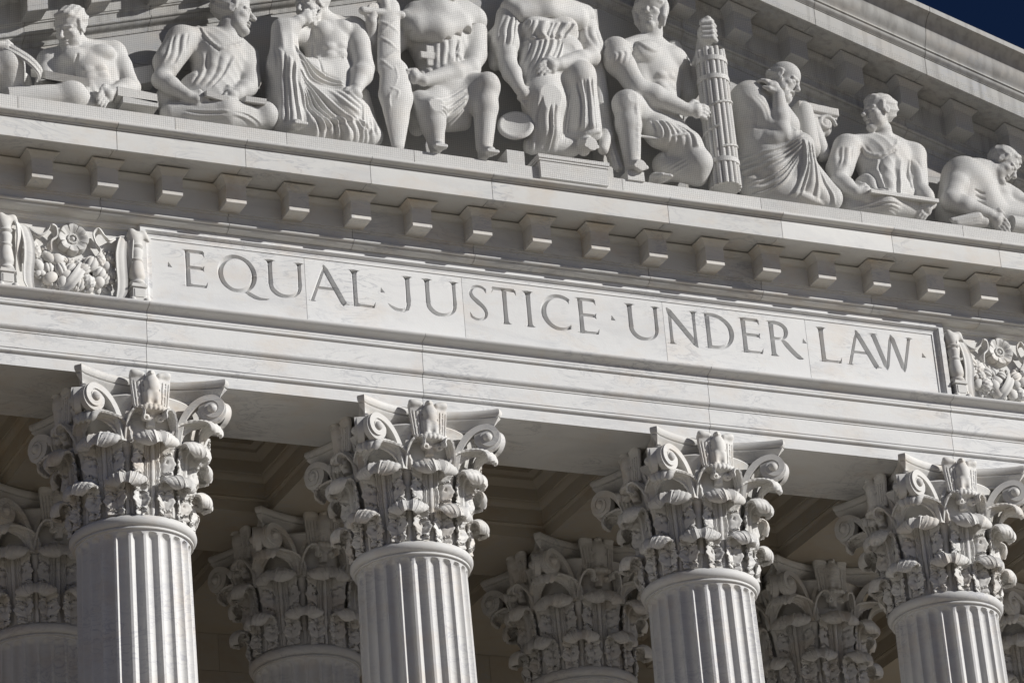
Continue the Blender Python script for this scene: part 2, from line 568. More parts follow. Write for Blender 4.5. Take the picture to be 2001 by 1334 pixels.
WAL = thing("portico_wall", "dim marble block wall at the back of the portico", "wall", (0, 8.8, FLOOR))
WAL['kind'] = 'structure'
z = 0.0
row = 0
rng = random.Random(4)
while z > -9:
    h = 0.62
    x = -16+(.7 if row % 2 else 0)
    while x < 16:
        w = 1.55
        v, f = boxvf(x+.003, x+w-.003, 8.8-rng.uniform(0, .006), 9.3, z-h+.003, z-.003)
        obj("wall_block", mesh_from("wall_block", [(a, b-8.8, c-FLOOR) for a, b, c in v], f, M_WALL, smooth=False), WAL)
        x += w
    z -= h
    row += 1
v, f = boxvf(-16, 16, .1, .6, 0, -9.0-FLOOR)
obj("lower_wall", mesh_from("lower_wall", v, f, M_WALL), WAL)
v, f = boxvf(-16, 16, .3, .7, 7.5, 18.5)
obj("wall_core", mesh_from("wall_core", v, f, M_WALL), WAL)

# ------------------------------------------------------------------ carving toolkit: implicit surfaces -> mesh
class Sdf:
    def __init__(self, lo, hi, h):
        self.h = h
        self.lo = np.array(lo, np.float32)
        n = np.ceil((np.array(hi)-np.array(lo))/h).astype(int)+1
        self.n = n
        self.ax = [self.lo[i]+h*np.arange(n[i], dtype=np.float32) for i in range(3)]
        self.f = np.full(tuple(n), 0.25, np.float32)

    def _block(self, lo, hi):
        s = []
        for i in range(3):
            a = int(max(0, math.floor((lo[i]-self.lo[i])/self.h)))
            b = int(min(self.n[i], math.ceil((hi[i]-self.lo[i])/self.h)+1))
            if b-a < 2:
                return None
            s.append(slice(a, b))
        return tuple(s)

    def _grid(self, s):
        return (self.ax[0][s[0]][:, None, None], self.ax[1][s[1]][None, :, None], self.ax[2][s[2]][None, None, :])

    def _apply(self, s, d, k, op):
        cur = self.f[s]
        if op == 'u':
            if k > 0:
                hh = np.maximum(k-np.abs(cur-d), 0)/k
                self.f[s] = np.minimum(cur, d)-hh*hh*k*0.25
            else:
                self.f[s] = np.minimum(cur, d)
        elif op == 's':
            d = -d
            if k > 0:
                hh = np.maximum(k-np.abs(cur-d), 0)/k
                self.f[s] = np.maximum(cur, d)+hh*hh*k*0.25
            else:
                self.f[s] = np.maximum(cur, d)

    def _fold(self, d, X, Y, Z, fold):
        # fold: list of (dir, wavelength, amplitude, warp, phase)
        for (dr, wl, amp, warp, ph) in fold:
            dr = np.array(dr, np.float32)
            dr = dr/np.linalg.norm(dr)
            t = (X*dr[0]+Y*dr[1]+Z*dr[2])*(2*math.pi/wl)+ph
            if warp:
                t = t+warp*1.6*np.sin(2.3*X+1.3*Z+ph*3)+warp*np.sin(6.3*Z-4.1*X+1.7*ph)+warp*.7*np.sin(9.0*Y+5.0*X)
            d = d-amp*(1-2*np.abs(np.sin(t*0.5)))*(.65+.35*np.sin(5.1*X-3.7*Z+2.9*Y+ph))
        return d

    def cone(self, a, b, ra, rb, k=.03, op='u', fold=None, sq=(1, 1, 1)):
        a = np.array(a, np.float32); b = np.array(b, np.float32)
        m = max(ra, rb)+max(k, .03)+.05+(sum(abs(q[2]) for q in fold)*2 if fold else 0)
        mm = np.array([m/sq[0], m/sq[1], m/sq[2]])
        s = self._block(np.minimum(a, b)-mm, np.maximum(a, b)+mm)
        if s is None:
            return self
        X, Y, Z = self._grid(s)
        q = np.array(sq, np.float32)
        px, py, pz = (X-a[0])*q[0], (Y-a[1])*q[1], (Z-a[2])*q[2]
        ba = (b-a)*q
        L = float(ba@ba)+1e-9
        h = np.clip((px*ba[0]+py*ba[1]+pz*ba[2])/L, 0, 1)
        d = np.sqrt((px-h*ba[0])**2+(py-h*ba[1])**2+(pz-h*ba[2])**2)-(ra+(rb-ra)*h)
        if fold:
            d = self._fold(d, X, Y, Z, fold)
        self._apply(s, d, k, op)
        return self

    def chain(self, pts, rads, k=.03, op='u', fold=None, sq=(1, 1, 1)):
        for i in range(len(pts)-1):
            self.cone(pts[i], pts[i+1], rads[i], rads[i+1], k, op, fold, sq)
        return self

    def ell(self, c, r, k=.03, op='u', rot=None, fold=None):
        c = np.array(c, np.float32); r = np.array(r, np.float32)
        m = float(max(r))+max(k, .03)+.05 if rot is not None else r+max(k, .03)+.05
        s = self._block(c-m, c+m)
        if s is None:
            return self
        X, Y, Z = self._grid(s)
        x, y, z = X-c[0], Y-c[1], Z-c[2]
        if rot is not None:
            Mx = np.array(rot, np.float32)
            x, y, z = (Mx[0, 0]*x+Mx[1, 0]*y+Mx[2, 0]*z, Mx[0, 1]*x+Mx[1, 1]*y+Mx[2, 1]*z, Mx[0, 2]*x+Mx[1, 2]*y+Mx[2, 2]*z)
        k0 = np.sqrt((x/r[0])**2+(y/r[1])**2+(z/r[2])**2)
        k1 = np.sqrt((x/r[0]**2)**2+(y/r[1]**2)**2+(z/r[2]**2)**2)+1e-6
        d = k0*(k0-1)/k1
        if fold:
            d = self._fold(d, X, Y, Z, fold)
        self._apply(s, d, k, op)
        return self

    def box(self, c, hs, k=.01, op='u', rot=None, rnd=.01, fold=None):
        c = np.array(c, np.float32); hs = np.array(hs, np.float32)
        m = float(np.linalg.norm(hs))+max(k, .03)+.04
        s = self._block(c-m, c+m)
        if s is None:
            return self
        X, Y, Z = self._grid(s)
        x, y, z = X-c[0], Y-c[1], Z-c[2]
        if rot is not None:
            Mx = np.array(rot, np.float32)
            x, y, z = (Mx[0, 0]*x+Mx[1, 0]*y+Mx[2, 0]*z, Mx[0, 1]*x+Mx[1, 1]*y+Mx[2, 1]*z, Mx[0, 2]*x+Mx[1, 2]*y+Mx[2, 2]*z)
        qx, qy, qz = np.abs(x)-hs[0]+rnd, np.abs(y)-hs[1]+rnd, np.abs(z)-hs[2]+rnd
        d = np.sqrt(np.maximum(qx, 0)**2+np.maximum(qy, 0)**2+np.maximum(qz, 0)**2)+np.minimum(np.maximum(np.maximum(qx, qy), qz), 0)-rnd
        if fold:
            d = self._fold(d, X, Y, Z, fold)
        self._apply(s, d, k, op)
        return self

    def mesh(self):
        f = self.f
        f[0] = f[-1] = 0.25
        f[:, 0] = f[:, -1] = 0.25
        f[:, :, 0] = f[:, :, -1] = 0.25
        ins = f < 0
        nx, ny, nz = f.shape
        cnt = np.zeros((nx-1, ny-1, nz-1), np.int8)
        for i in (0, 1):
            for j in (0, 1):
                for k in (0, 1):
                    cnt += ins[i:nx-1+i, j:ny-1+j, k:nz-1+k]
        act = (cnt > 0) & (cnt < 8)
        C = np.argwhere(act)
        idx = np.full(act.shape, -1, np.int32)
        idx[act] = np.arange(len(C))
        acc = np.zeros((len(C), 3)); num = np.zeros(len(C))
        corners = [(0, 0, 0), (1, 0, 0), (0, 1, 0), (1, 1, 0), (0, 0, 1), (1, 0, 1), (0, 1, 1), (1, 1, 1)]
        vals = [f[C[:, 0]+a, C[:, 1]+b, C[:, 2]+c] for a, b, c in corners]
        for e0, e1 in ((0, 1), (2, 3), (4, 5), (6, 7), (0, 2), (1, 3), (4, 6), (5, 7), (0, 4), (1, 5), (2, 6), (3, 7)):
            v0, v1 = vals[e0], vals[e1]
            m = (v0 < 0) != (v1 < 0)
            t = np.where(m, v0/(v0-v1+1e-12), 0)
            p0 = np.array(corners[e0]); dp = np.array(corners[e1])-p0
            acc += (p0+t[:, None]*dp)*m[:, None]
            num += m
        V = (C+acc/num[:, None])*self.h+self.lo
        F = []
        for ax in range(3):
            sl0 = [slice(None)]*3; sl1 = [slice(None)]*3
            sl0[ax] = slice(0, -1); sl1[ax] = slice(1, None)
            a = ins[tuple(sl0)]; b = ins[tuple(sl1)]
            E = np.argwhere(a != b)
            o1, o2 = [i for i in range(3) if i != ax]
            ok = (E[:, o1] > 0) & (E[:, o2] > 0) & (E[:, o1] < f.shape[o1]-1) & (E[:, o2] < f.shape[o2]-1)
            E = E[ok]
            fl = a[E[:, 0], E[:, 1], E[:, 2]]
            q = []
            for d1, d2 in ((-1, -1), (0, -1), (0, 0), (-1, 0)):
                c = E.copy()
                c[:, o1] += d1; c[:, o2] += d2
                q.append(idx[c[:, 0], c[:, 1], c[:, 2]])
            Q = np.stack(q, 1)
            flip = fl if ax != 1 else ~fl
            Q[~flip] = Q[~flip][:, ::-1]
            F.append(Q)
        return V, np.concatenate(F)

def np_mesh(name, V, F, mat):
    me = bpy.data.meshes.new(name)
    F = np.asarray(F)
    me.vertices.add(len(V))
    me.vertices.foreach_set("co", np.asarray(V, np.float32).ravel())
    n = F.shape[1]
    me.loops.add(F.size)
    me.loops.foreach_set("vertex_index", F.ravel().astype(np.int32))
    me.polygons.add(len(F))
    me.polygons.foreach_set("loop_start", np.arange(0, F.size, n, dtype=np.int32))
    me.polygons.foreach_set("loop_total", np.full(len(F), n, np.int32))
    me.update(calc_edges=True)
    me.validate()
    me.shade_smooth()
    me.materials.append(mat)
    return me

# ------------------------------------------------------------------ columns
def sstep(x, a, b):
    t = np.clip((x-a)/(b-a), 0, 1)
    return t*t*(3-2*t)

def shaft_mesh():
    NF, NS = 24, 12
    pitch = 2*math.pi/NF
    ztop = -2.175
    def rad(z):
        t = (-2.2-z)/14.2
        return 0.752+0.115*math.sin(min(1, max(0, t))*math.pi/2)**0.9
    zs = [-2.10, -2.13, -2.15, -2.16]
    hw0 = 0.39*pitch*rad(ztop)
    zs += [ztop-hw0*(1-math.cos(R(a))) for a in (0, 15, 30, 45, 60, 75, 90)]
    zs += [ztop-hw0-d for d in (.15, .5, 1, 1.6, 2.4, 3.5, 5, 7, 9, 11)]
    zs += [-15.2, -15.6]
    V, F = [], []
    n = NF*NS
    for iz, z in enumerate(zs):
        r0 = rad(z)
        flare = 0.03*max(0, 1-(-2.10-z)/.16)**2 if z > -2.26 else 0
        hw = 0.39*pitch*r0
        for i in range(n):
            a = (i/NS-.5+.5/NS*0)*pitch
            loc = ((i % NS)/NS-.5)*pitch*r0
            d2 = hw*hw-loc*loc
            if z > ztop-hw0:
                dz = z-(ztop-hw0)
                d2 -= dz*dz
            dep = math.sqrt(d2)*0.82 if d2 > 0 and z <= ztop and z > -15.5 else 0
            r = r0-dep+flare
            V.append((r*math.sin(a), -r*math.cos(a), z))
    m = len(zs)
    for k in range(m-1):
        for i in range(n):
            j = (i+1) % n
            F.append((k*n+i, k*n+j, (k+1)*n+j, (k+1)*n+i))
    return mesh_from("shaft", V, F, M_COL, 38)

def neck_mesh():
    p = [(.74, -2.148), (.796, -2.147), (.80, -2.142), (.80, -2.124), (.796, -2.118), (.775, -2.115)]
    p += [(.772+.074*math.cos(R(a)), -2.035+.078*math.sin(R(a))) for a in range(-85, 91, 12)]
    p += [(.70, -1.957)]
    v, f = revolve(p, 96)
    return mesh_from("neck_ring", v, f, M_COL, 40)

def base_mesh():
    p = [(0, -17), (1.2, -17), (1.2, -16.62), (1.14, -16.6)]
    p += [(1.05+.13*math.cos(R(a)), -16.47+.13*math.sin(R(a))) for a in range(-80, 91, 17)]
    p += [(1.0, -16.33), (.97, -16.25), (.96, -16.15), (1.0, -16.1)]
    p += [(.95+.09*math.cos(R(a)), -16.0+.09*math.sin(R(a))) for a in range(-70, 91, 16)]
    p += [(.93, -15.9), (.90, -15.7), (.866, -15.55)]
    v, f = revolve(p, 64)
    return mesh_from("base", v, f, M_COL, 40)

def bell_mesh():
    p = [(.60, -1.97), (.765, -1.965), (.765, -1.90), (.755, -1.85), (.75, -1.4), (.765, -1.0), (.80, -.7), (.86, -.48), (.92, -.36), (.945, -.315), (.93, -.29), (.6, -.285)]
    v, f = revolve(p, 64)
    return mesh_from("capital", v, f, M_CAP, 50)

def leaf_mesh(L, z0, r0, w0, wtip, lean, nl, bend=.4, curl0=.6, turn=270, ex=2.0, rs=1.0, name="acanthus_leaf", seed=1):
    """acanthus leaf growing up the bell and curling out; local frame looks along -Y"""
    NV = 400
    vv = np.linspace(0, 1, NV)
    ph = lean+turn*(np.clip(vv-bend, 0, 1)/(1-bend))**ex
    ph = np.radians(ph)
    ds = L/(NV-1)
    rr = r0+np.concatenate([[0], np.cumsum(np.sin(ph[:-1])*ds)])
    zz = z0+np.concatenate([[0], np.cumsum(np.cos(ph[:-1])*ds)])
    rng_ = np.random.RandomState(seed)
    jl = rng_.uniform(-.06, .06, (2, 12))
    def fn(U, V):
        r = np.interp(V, vv, rr); z = np.interp(V, vv, zz); p = np.interp(V, vv, ph)
        nr, nz = np.cos(p), -np.sin(p)
        s = np.abs(U)
        vb = curl0
        body = 1-sstep(V, vb-.02, vb+.05)
        tipf = sstep(V, vb-.04, vb+.16)
        env = w0*(.93+.10*np.sin(np.clip(V/vb, 0, 1)*math.pi))
        env = env*(1-tipf)+wtip*tipf
        hood = np.clip((V-(vb+.16))/(1.0-(vb+.16)), 0, 1)
        env = env*np.clip(1-hood**3*.62, .02, 1)
        q = V/vb*nl+.22-.55*s
        cen = np.floor(q)+.5
        fc = q-cen                                   # -.5 .. .5 inside a lobe
        lobe = np.sqrt(np.clip(1-(fc/.5)**2, 0, 1))
        edge = 1-.36*body*(1-lobe**.7)
        tooth = body*.085*(np.abs(np.cos(math.pi*fc*3))-.4)*lobe+(1-body)*.045*np.abs(np.sin(V*120))
        w = env*(edge+tooth)
        x = U*w
        # side lobes: cupped, rims standing clear of the bell, a drilled eye at the root of each
        lb = np.clip(1-((s-.74)/.32)**2-((fc+.02)/.50)**2, 0, 1)
        d = body*(.050*np.sqrt(lb)-.030*sstep(s, .36, .44)*(1-.6*sstep(s, .8, 1.0)))
        rad = (fc+.15)*2.2+(s-.42)*.6
        d = d-body*.010*(0.5+0.5*np.cos(rad*math.pi*2.0))*sstep(s, .50, .66)
        d = d-body*.095*np.exp(-((s-.50)/.07)**2-((np.abs(fc)-.47)/.12)**2)
        d = d-body*.050*np.exp(-((s-.72)/.045)**2-((fc-.22)/.07)**2)
        # flat midrib with dark parallel quirks
        for es, am in ((.13, .030), (.22, .036), (.31, .036)):
            d = d-(1-.6*tipf)*am*np.exp(-((s-es*(1+.7*tipf))/.020)**2)
        d = d+.014*np.exp(-(s/.10)**4)
        # turned-over tip: shallow shell with ribs and drilled holes
        d = d+(1-body)*(.010*np.abs(np.sin(U*math.pi*4.5))+.075*s**2.2)
        for hs_ in (.30, .62):
            d = d+(1-body)*.05*np.exp(-((s-hs_)/.05)**2-((V-(vb+.09))/.020)**2)
        d = d+.085*s**2.5*body
        rw = r+d*nr
        a = x/(0.40+0.55*np.maximum(r0, .6))*rs
        zw = z+d*nz
        return rw*np.sin(a), -rw*np.cos(a), zw
    v, f = shell(fn, 81, 104, lambda U, V: .026+.020*sstep(V, curl0+.05, .85))
    return mesh_from(name, v, f, M_CAP, 60, recalc=True)

def ribbon(path, lat, width, th, name, ridge=0.0, teeth=0, nu=13, extra=None):
    """ribbon along a 3-D path (n,3) with lateral vectors lat (n,3) and half width (n)"""
    path = np.array(path); lat = np.array(lat); width = np.array(width)
    n = len(path)
    tt = np.linspace(0, 1, n)
    tan = np.gradient(path, axis=0)
    nor = np.cross(tan, lat)
    nor /= np.linalg.norm(nor, axis=1, keepdims=True)+1e-9
    def fn(U, V):
        def ip(A):
            return np.stack([np.interp(V, tt, A[:, i]) for i in range(3)], -1)
        P, Lt, N = ip(path), ip(lat), ip(nor)
        w = np.interp(V, tt, width)
        if teeth:
            w = w*(1-.16*(1-np.abs(np.sin(math.pi*V*teeth))**.6))
        d = ridge*(np.cos(U*math.pi*3)) if ridge else 0*U
        if extra is not None:
            d = d+extra(U, V)
        Q = P+Lt*(U*w)[..., None]+N*d[..., None]
        return Q[..., 0], Q[..., 1], Q[..., 2]
    v, f = shell(fn, nu, n, th)
    return v, f

def bez(p, n=30):
    p = np.array(p, float)
    t = np.linspace(0, 1, n)[:, None]
    if len(p) == 4:
        return (1-t)**3*p[0]+3*(1-t)**2*t*p[1]+3*(1-t)*t*t*p[2]+t**3*p[3]
    return (1-t)**2*p[0]+2*(1-t)*t*p[1]+t*t*p[2]

def polar(a, r, z):
    return np.array((r*math.sin(R(a)), -r*math.cos(R(a)), z))

def volute_vf(mirror=1, inner=False):
    """scroll rising from the stalk at 22.5 deg to the corner at 45 deg (front face, right half)"""
    S = polar(22.5, .885, 0)
    if not inner:
        E_ = np.array((.815, -1.03, 0)); cen, r0 = (.0, -.45), .20
    else:
        E_ = np.array((.12, -.88, 0)); cen, r0 = (.0, -.44), .10
    D = np.linalg.norm(E_-S)
    e = (E_-S)/D
    nrm = np.array((e[1], -e[0], 0))
    if nrm[1] > 0:
        nrm = -nrm
    cs = D
    # path in the plane: rise, sweep over, spiral in
    top = (cs, cen[1]+r0)
    p1 = bez([(0.0, -.95), (.02, -.55 if not inner else -.6), (cs*.45, top[1]+.0), top], 26)
    th = np.linspace(math.pi/2, math.pi/2-2*math.pi*1.9, 70)
    rad = r0*np.exp(-np.linspace(0, 1.55, 70))
    p2 = np.stack([cs+rad*np.cos(th), cen[1]+rad*np.sin(th)], 1)
    P2 = np.concatenate([p1, p2[1:]])
    path = S+P2[:, :1]*e+np.array((0, 0, 1))*P2[:, 1:]
    n = len(path)
    lat = np.repeat(nrm[None], n, 0)
    tt = np.linspace(0, 1, n)
    wid = (.045+.05*np.minimum(1, tt*3))*(1-.25*tt)*(1 if not inner else .7)
    path = path-nrm*(wid[:, None]-.022)
    v, f = ribbon(path, lat, wid, (lambda U, V: (.085-.055*sstep(V, .25, .8))*(1 if not inner else .6)), "v", nu=9)
    # eye and core plate of the scroll
    c3 = S+cs*e+np.array((0, 0, cen[1]))
    m = 26
    V2, F2 = [], []
    prof = [(r0*.93, -.10), (r0*.93, -.012), (r0*.6, .0), (r0*.34, .012), (r0*.30, .04), (r0*.22, .062), (r0*.1, .074), (0.0005, .078)]
    for i in range(m):
        a = 2*math.pi*i/m
        for (rr, h) in prof:
            V2.append(c3+(e*math.cos(a)+np.array((0, 0, 1))*math.sin(a))*rr+nrm*h*(1 if not inner else .6))
    k = len(prof)
    for i in range(m):
        j = (i+1) % m
        for q in range(k-1):
            F2.append((i*k+q, j*k+q, j*k+q+1, i*k+q+1))
    V, F = join((v, f), (V2, F2))
    if mirror < 0:
        V = [(-a, b, c) for a, b, c in V]
    return V, F

def corner_leaf_vf(mirror=1):
    """arching leaf under the corner volute, from stalk to hanging tip at the corner"""
    p = np.concatenate([bez([polar(22.5, .87, -.95), polar(23, .92, -.70), polar(33, .98, -.60), polar(40, 1.14, -.60)], 30),
                        bez([polar(40, 1.14, -.60), polar(42.5, 1.24, -.60), polar(43.5, 1.33, -.64), polar(43.5, 1.31, -.76)], 20)[1:]])
    n = len(p)
    t = np.linspace(0, 1, n)
    latA = polar(22.5+90, 1, 0); latB = polar(45+90, 1, 0)
    lat = np.array([latA*(1-a)+latB*a for a in t])
    lat /= np.linalg.norm(lat, axis=1, keepdims=True)
    wid = .075+.065*np.sin(np.clip(t*1.25, 0, 1)*math.pi*.6)
    wid[-4:] *= np.array([.95, .88, .75, .55])
    v, f = ribbon(p, lat, wid, .028, "l", ridge=.008, teeth=13, nu=17, extra=lambda U, V: -.030*U*U)
    if mirror < 0:
        v = [(-a, b, c) for a, b, c in v]
    return v, f

def inner_leaf_vf(mirror=1):
    p = np.concatenate([bez([polar(22.5, .87, -.92), polar(21.5, .93, -.70), polar(17, .97, -.545), polar(12, .99, -.545)], 22),
                        bez([polar(12, .99, -.545), polar(8.5, 1.0, -.55), polar(7.5, 1.02, -.60), polar(9, 1.0, -.66)], 14)[1:]])
    n = len(p)
    t = np.linspace(0, 1, n)
    lat = np.repeat(polar(12, 1, 0)[None], n, 0)
    wid = .05+.05*np.sin(np.clip(t*1.2, 0, 1)*math.pi*.7)
    v, f = ribbon(p, lat, wid, .026, "l", ridge=.006, teeth=8, nu=13)
    if mirror < 0:
        v = [(-a, b, c) for a, b, c in v]
    return v, f

def stalk_mesh():
    prof = [(.045, -1.75), (.055, -1.3), (.066, -1.02), (.078, -.985), (.082, -.975), (.070, -.965), (.074, -.955), (.074, -.94), (.066, -.93), (.085, -.87), (.10, -.80), (.06, -.74)]
    v, f = revolve(prof, 16)
    v = [(a, b-.755-.12*max(0, (z+1.4)), z) for a, b, z in v]
    a = .0
    return mesh_from("stalk", v, f, M_CAP, 50)

def abacus_mesh():
    def outline(off):
        P = []
        for k in range(4):
            ang = k*90
            pts = []
            N = 22
            for i in range(N+1):
                x = -1.0+2.0*i/N
                y = -(0.765+(1.075-.765)*(abs(x))**2.0)
                pts.append((x, y))
            pts = np.array(pts)
            tg = np.gradient(pts, axis=0)
            nr = np.stack([tg[:, 1], -tg[:, 0]], 1)
            nr /= np.linalg.norm(nr, axis=1, keepdims=True)
            pts = pts+nr*off
            # keep the horn end on its own blunt face
            dg = np.array((1, -1))/math.sqrt(2)
            pts[-1] = np.array((1.0, -1.075))+np.array((.0, -off))*.6+dg*off*.55
            pts[0] = np.array((-1.0, -1.075))+np.array((.0, -off))*.6+np.array((-1, -1))/math.sqrt(2)*off*.55
            c, s_ = math.cos(R(ang)), math.sin(R(ang))
            P += [(c*x-s_*y, s_*x+c*y) for x, y in pts]
        return P
    lev = [(-.29, -.22), (-.285, -.125), (-.262, -.118), (-.258, -.128), (-.252, -.128), (-.24, -.112), (-.20, -.082), (-.165, -.052), (-.14, -.028), (-.128, -.024),
           (-.122, -.040), (-.112, -.040), (-.108, -.020), (-.085, -.004), (-.055, .004), (-.03, .002), (-.012, -.006), (-.004, -.02)]
    V, F = [], []
    for z, o in lev:
        V += [(x, y, z) for x, y in outline(o)]
    n = len(outline(0))
    m = len(lev)
    for k in range(m-1):
        for i in range(n):
            j = (i+1) % n
            F.append((k*n+i, k*n+j, (k+1)*n+j, (k+1)*n+i))
    F.append(tuple(range(n-1, -1, -1)))
    F.append(tuple(range((m-1)*n, m*n)))
    return mesh_from("abacus", V, F, M_CAP, 35)

def eagle_mesh():
    S = Sdf((-.34, -1.16, -.74), (.34, -.72, .12), .0095)
    # body, breast, head
    S.cone((0, -.93, -.34), (0, -.95, -.14), .085, .105, .05)
    S.ell((0, -.985, -.18), (.085, .07, .12), .04)
    S.cone((0, -.95, -.08), (-.005, -.975, -.025), .065, .055, .05)
    S.ell((-.008, -.985, -.012), (.052, .062, .048), .02)
    S.cone((-.02, -1.03, -.01), (-.035, -1.065, -.035), .026, .010, .015)
    S.ell((-.045, -1.03, .0), (.014, .014, .012), .006, 's')
    # folded wings held up like two upright shields
    for s in (-1, 1):
        ry = np.array(Matrix.Rotation(s*R(6), 3, 'Y') @ Matrix.Rotation(s*R(16), 3, 'Z'))
        S.box((s*.165, -.915, -.235), (.105, .034, .245), .02, rot=ry, rnd=.03)
        S.ell((s*.205, -.935, .0), (.075, .045, .05), .04)
        S.cone((s*.12, -.95, -.02), (s*.25, -.93, .02), .035, .03, .03)
        for i in range(4):
            x = s*(.10+.042*i)
            S.cone((x*1.08, -.958+.0125*i, -.12), (x*.92, -.956+.0125*i, -.47), .008, .008, .006, 's')
        # legs and talons
        S.cone((s*.055, -.975, -.30), (s*.062, -.985, -.43), .052, .030, .03)
        for q in (-1, 0, 1):
            S.cone((s*.062+q*.028, -.985, -.455), (s*.062+q*.036, -1.045, -.495), .018, .014, .015)
    S.cone((0, -.90, -.33), (0, -.90, -.48), .08, .07, .05)
    # scalloped perch
    S.ell((0, -.93, -.525), (.225, .145, .052), .01)
    for i in range(11):
        a = R(-90+180*i/10)
        S.ell((.20*math.sin(a), -.93-.125*math.cos(a), -.525), (.030, .030, .045), .012)
    S.cone((0, -.90, -.56), (0, -.86, -.72), .07, .06, .03)
    for s in (-1, 1):
        S.ell((s*.10, -.95, -.635), (.062, .06, .055), .02)
        S.ell((s*.10, -1.0, -.66), (.02, .03, .018), .01, 's')
    V, F = S.mesh()
    return np_mesh("eagle", V, F, M_CAP)

ME = {}
ME['shaft'] = shaft_mesh()
ME['neck'] = neck_mesh()
ME['base'] = base_mesh()
ME['bell'] = bell_mesh()
ME['low'] = leaf_mesh(.80, -1.955, .775, .285, .225, 1.0, 2, bend=.46, curl0=.58, turn=188, ex=1.0)
ME['up'] = leaf_mesh(1.41, -1.955, .765, .280, .235, 4.0, 4, bend=.67, curl0=.745, turn=188, ex=1.0)
ME['volute'] = mesh_from("volute", *join(volute_vf(1), [(lambda V, F: ([(-b, -a, c) for a, b, c in V], F))(*volute_vf(1))][0]), M_CAP, 50)
ME['helix'] = mesh_from("helix", *join(volute_vf(1, True), volute_vf(-1, True)), M_CAP, 50)
ME['cleaf'] = mesh_from("corner_leaf", *join(corner_leaf_vf(1), (lambda V, F: ([(-b, -a, c) for a, b, c in V], F))(*corner_leaf_vf(1))), M_CAP, 60)
ME['ileaf'] = mesh_from("centre_leaf", *join(inner_leaf_vf(1), inner_leaf_vf(-1)), M_CAP, 60)
ME['stalk'] = stalk_mesh()
ME['abacus'] = abacus_mesh()
ME['eagle'] = eagle_mesh()
v, f = boxvf(-1.25, 1.25, -1.25, 1.25, -17.0, -16.99)

def column(x, y, label, group):
    t = thing("column", label, "column", (x, y, FLOOR), group)
    up = (0, 0, -FLOOR)
    obj("base", ME['base'], t, up)
    obj("shaft", ME['shaft'], t, up)
    obj("neck_ring", ME['neck'], t, up)
    cap = obj("capital", ME['bell'], t, up)
    obj("abacus", ME['abacus'], cap)
    rg = random.Random(int(x*10+y*100))
    def jit(o):
        o.scale = (1+rg.uniform(-.035, .035), 1+rg.uniform(-.025, .025), 1+rg.uniform(-.012, .012))
        return o
    for i in range(8):
        jit(obj("acanthus_leaf", ME['low'], cap, rot=(0, 0, R(22.5+45*i+rg.uniform(-1.5, 1.5)))))
        jit(obj("acanthus_leaf", ME['up'], cap, rot=(0, 0, R(45*i+rg.uniform(-1.5, 1.5)))))
        obj("stalk", ME['stalk'], cap, rot=(0, 0, R(22.5+45*i)))
    for i in range(4):
        rz = (0, 0, R(90*i))
        obj("volute", ME['volute'], cap, rot=rz)
        obj("helix", ME['helix'], cap, rot=rz)
        obj("corner_leaf", ME['cleaf'], cap, rot=rz)
        obj("centre_leaf", ME['ileaf'], cap, rot=rz)
        obj("eagle", ME['eagle'], cap, rot=rz)
    return t
FG, RG = "front row of columns", "rear row of columns in shade"
column(XC[0], YC1, "leftmost sunlit fluted column with eagle capital, below the carved word EQUAL", FG)
column(XC[1], YC1, "second sunlit fluted column from the left, eagle capital below the word JUSTICE", FG)
column(XC[2], YC1, "third sunlit fluted column from the left, eagle capital below the word UNDER", FG)
column(XC[3], YC1, "rightmost sunlit fluted column with eagle capital, below the word LAW", FG)
column(XC[0], YC2, "shaded rear column at the left edge, behind the leftmost sunlit column", RG)
column(XC[1], YC2, "shaded rear column seen between the two leftmost sunlit columns", RG)
column(XC[2], YC2, "shaded rear column seen between the second and third sunlit columns", RG)
column(XC[3], YC2, "shaded rear column seen between the third and rightmost sunlit columns", RG)
column(XC[3]+S1, YC2, "shaded rear column at the right edge, behind the rightmost sunlit column", RG)

# ------------------------------------------------------------------ inscription: V-cut roman capitals
def vcut(cs, hw, depth_k=1.6, y0=-.05):
    """closed triangular-section cutter along a stroke; cs [(x,z)], hw half widths"""
    cs = np.array(cs, float); hw = np.array(hw, float)
    tg = np.gradient(cs, axis=0)
    tg /= np.linalg.norm(tg, axis=1, keepdims=True)
    nr = np.stack([-tg[:, 1], tg[:, 0]], 1)
    e = .012
    V, F = [], []
    for c, n, h in zip(cs, nr, hw):
        h = max(h, .002)
        d = h*depth_k
        g = h*(1+e/d)
        V += [(c[0]+n[0]*g, y0-e, c[1]+n[1]*g), (c[0]-n[0]*g, y0-e, c[1]-n[1]*g), (c[0], y0+d, c[1])]
    n = len(cs)
    for i in range(n-1):
        for k in range(3):
            F.append((3*i+k, 3*i+(k+1) % 3, 3*i+3+(k+1) % 3, 3*i+3+k))
    F += [(2, 1, 0), (3*n-3, 3*n-2, 3*n-1)]
    return V, F

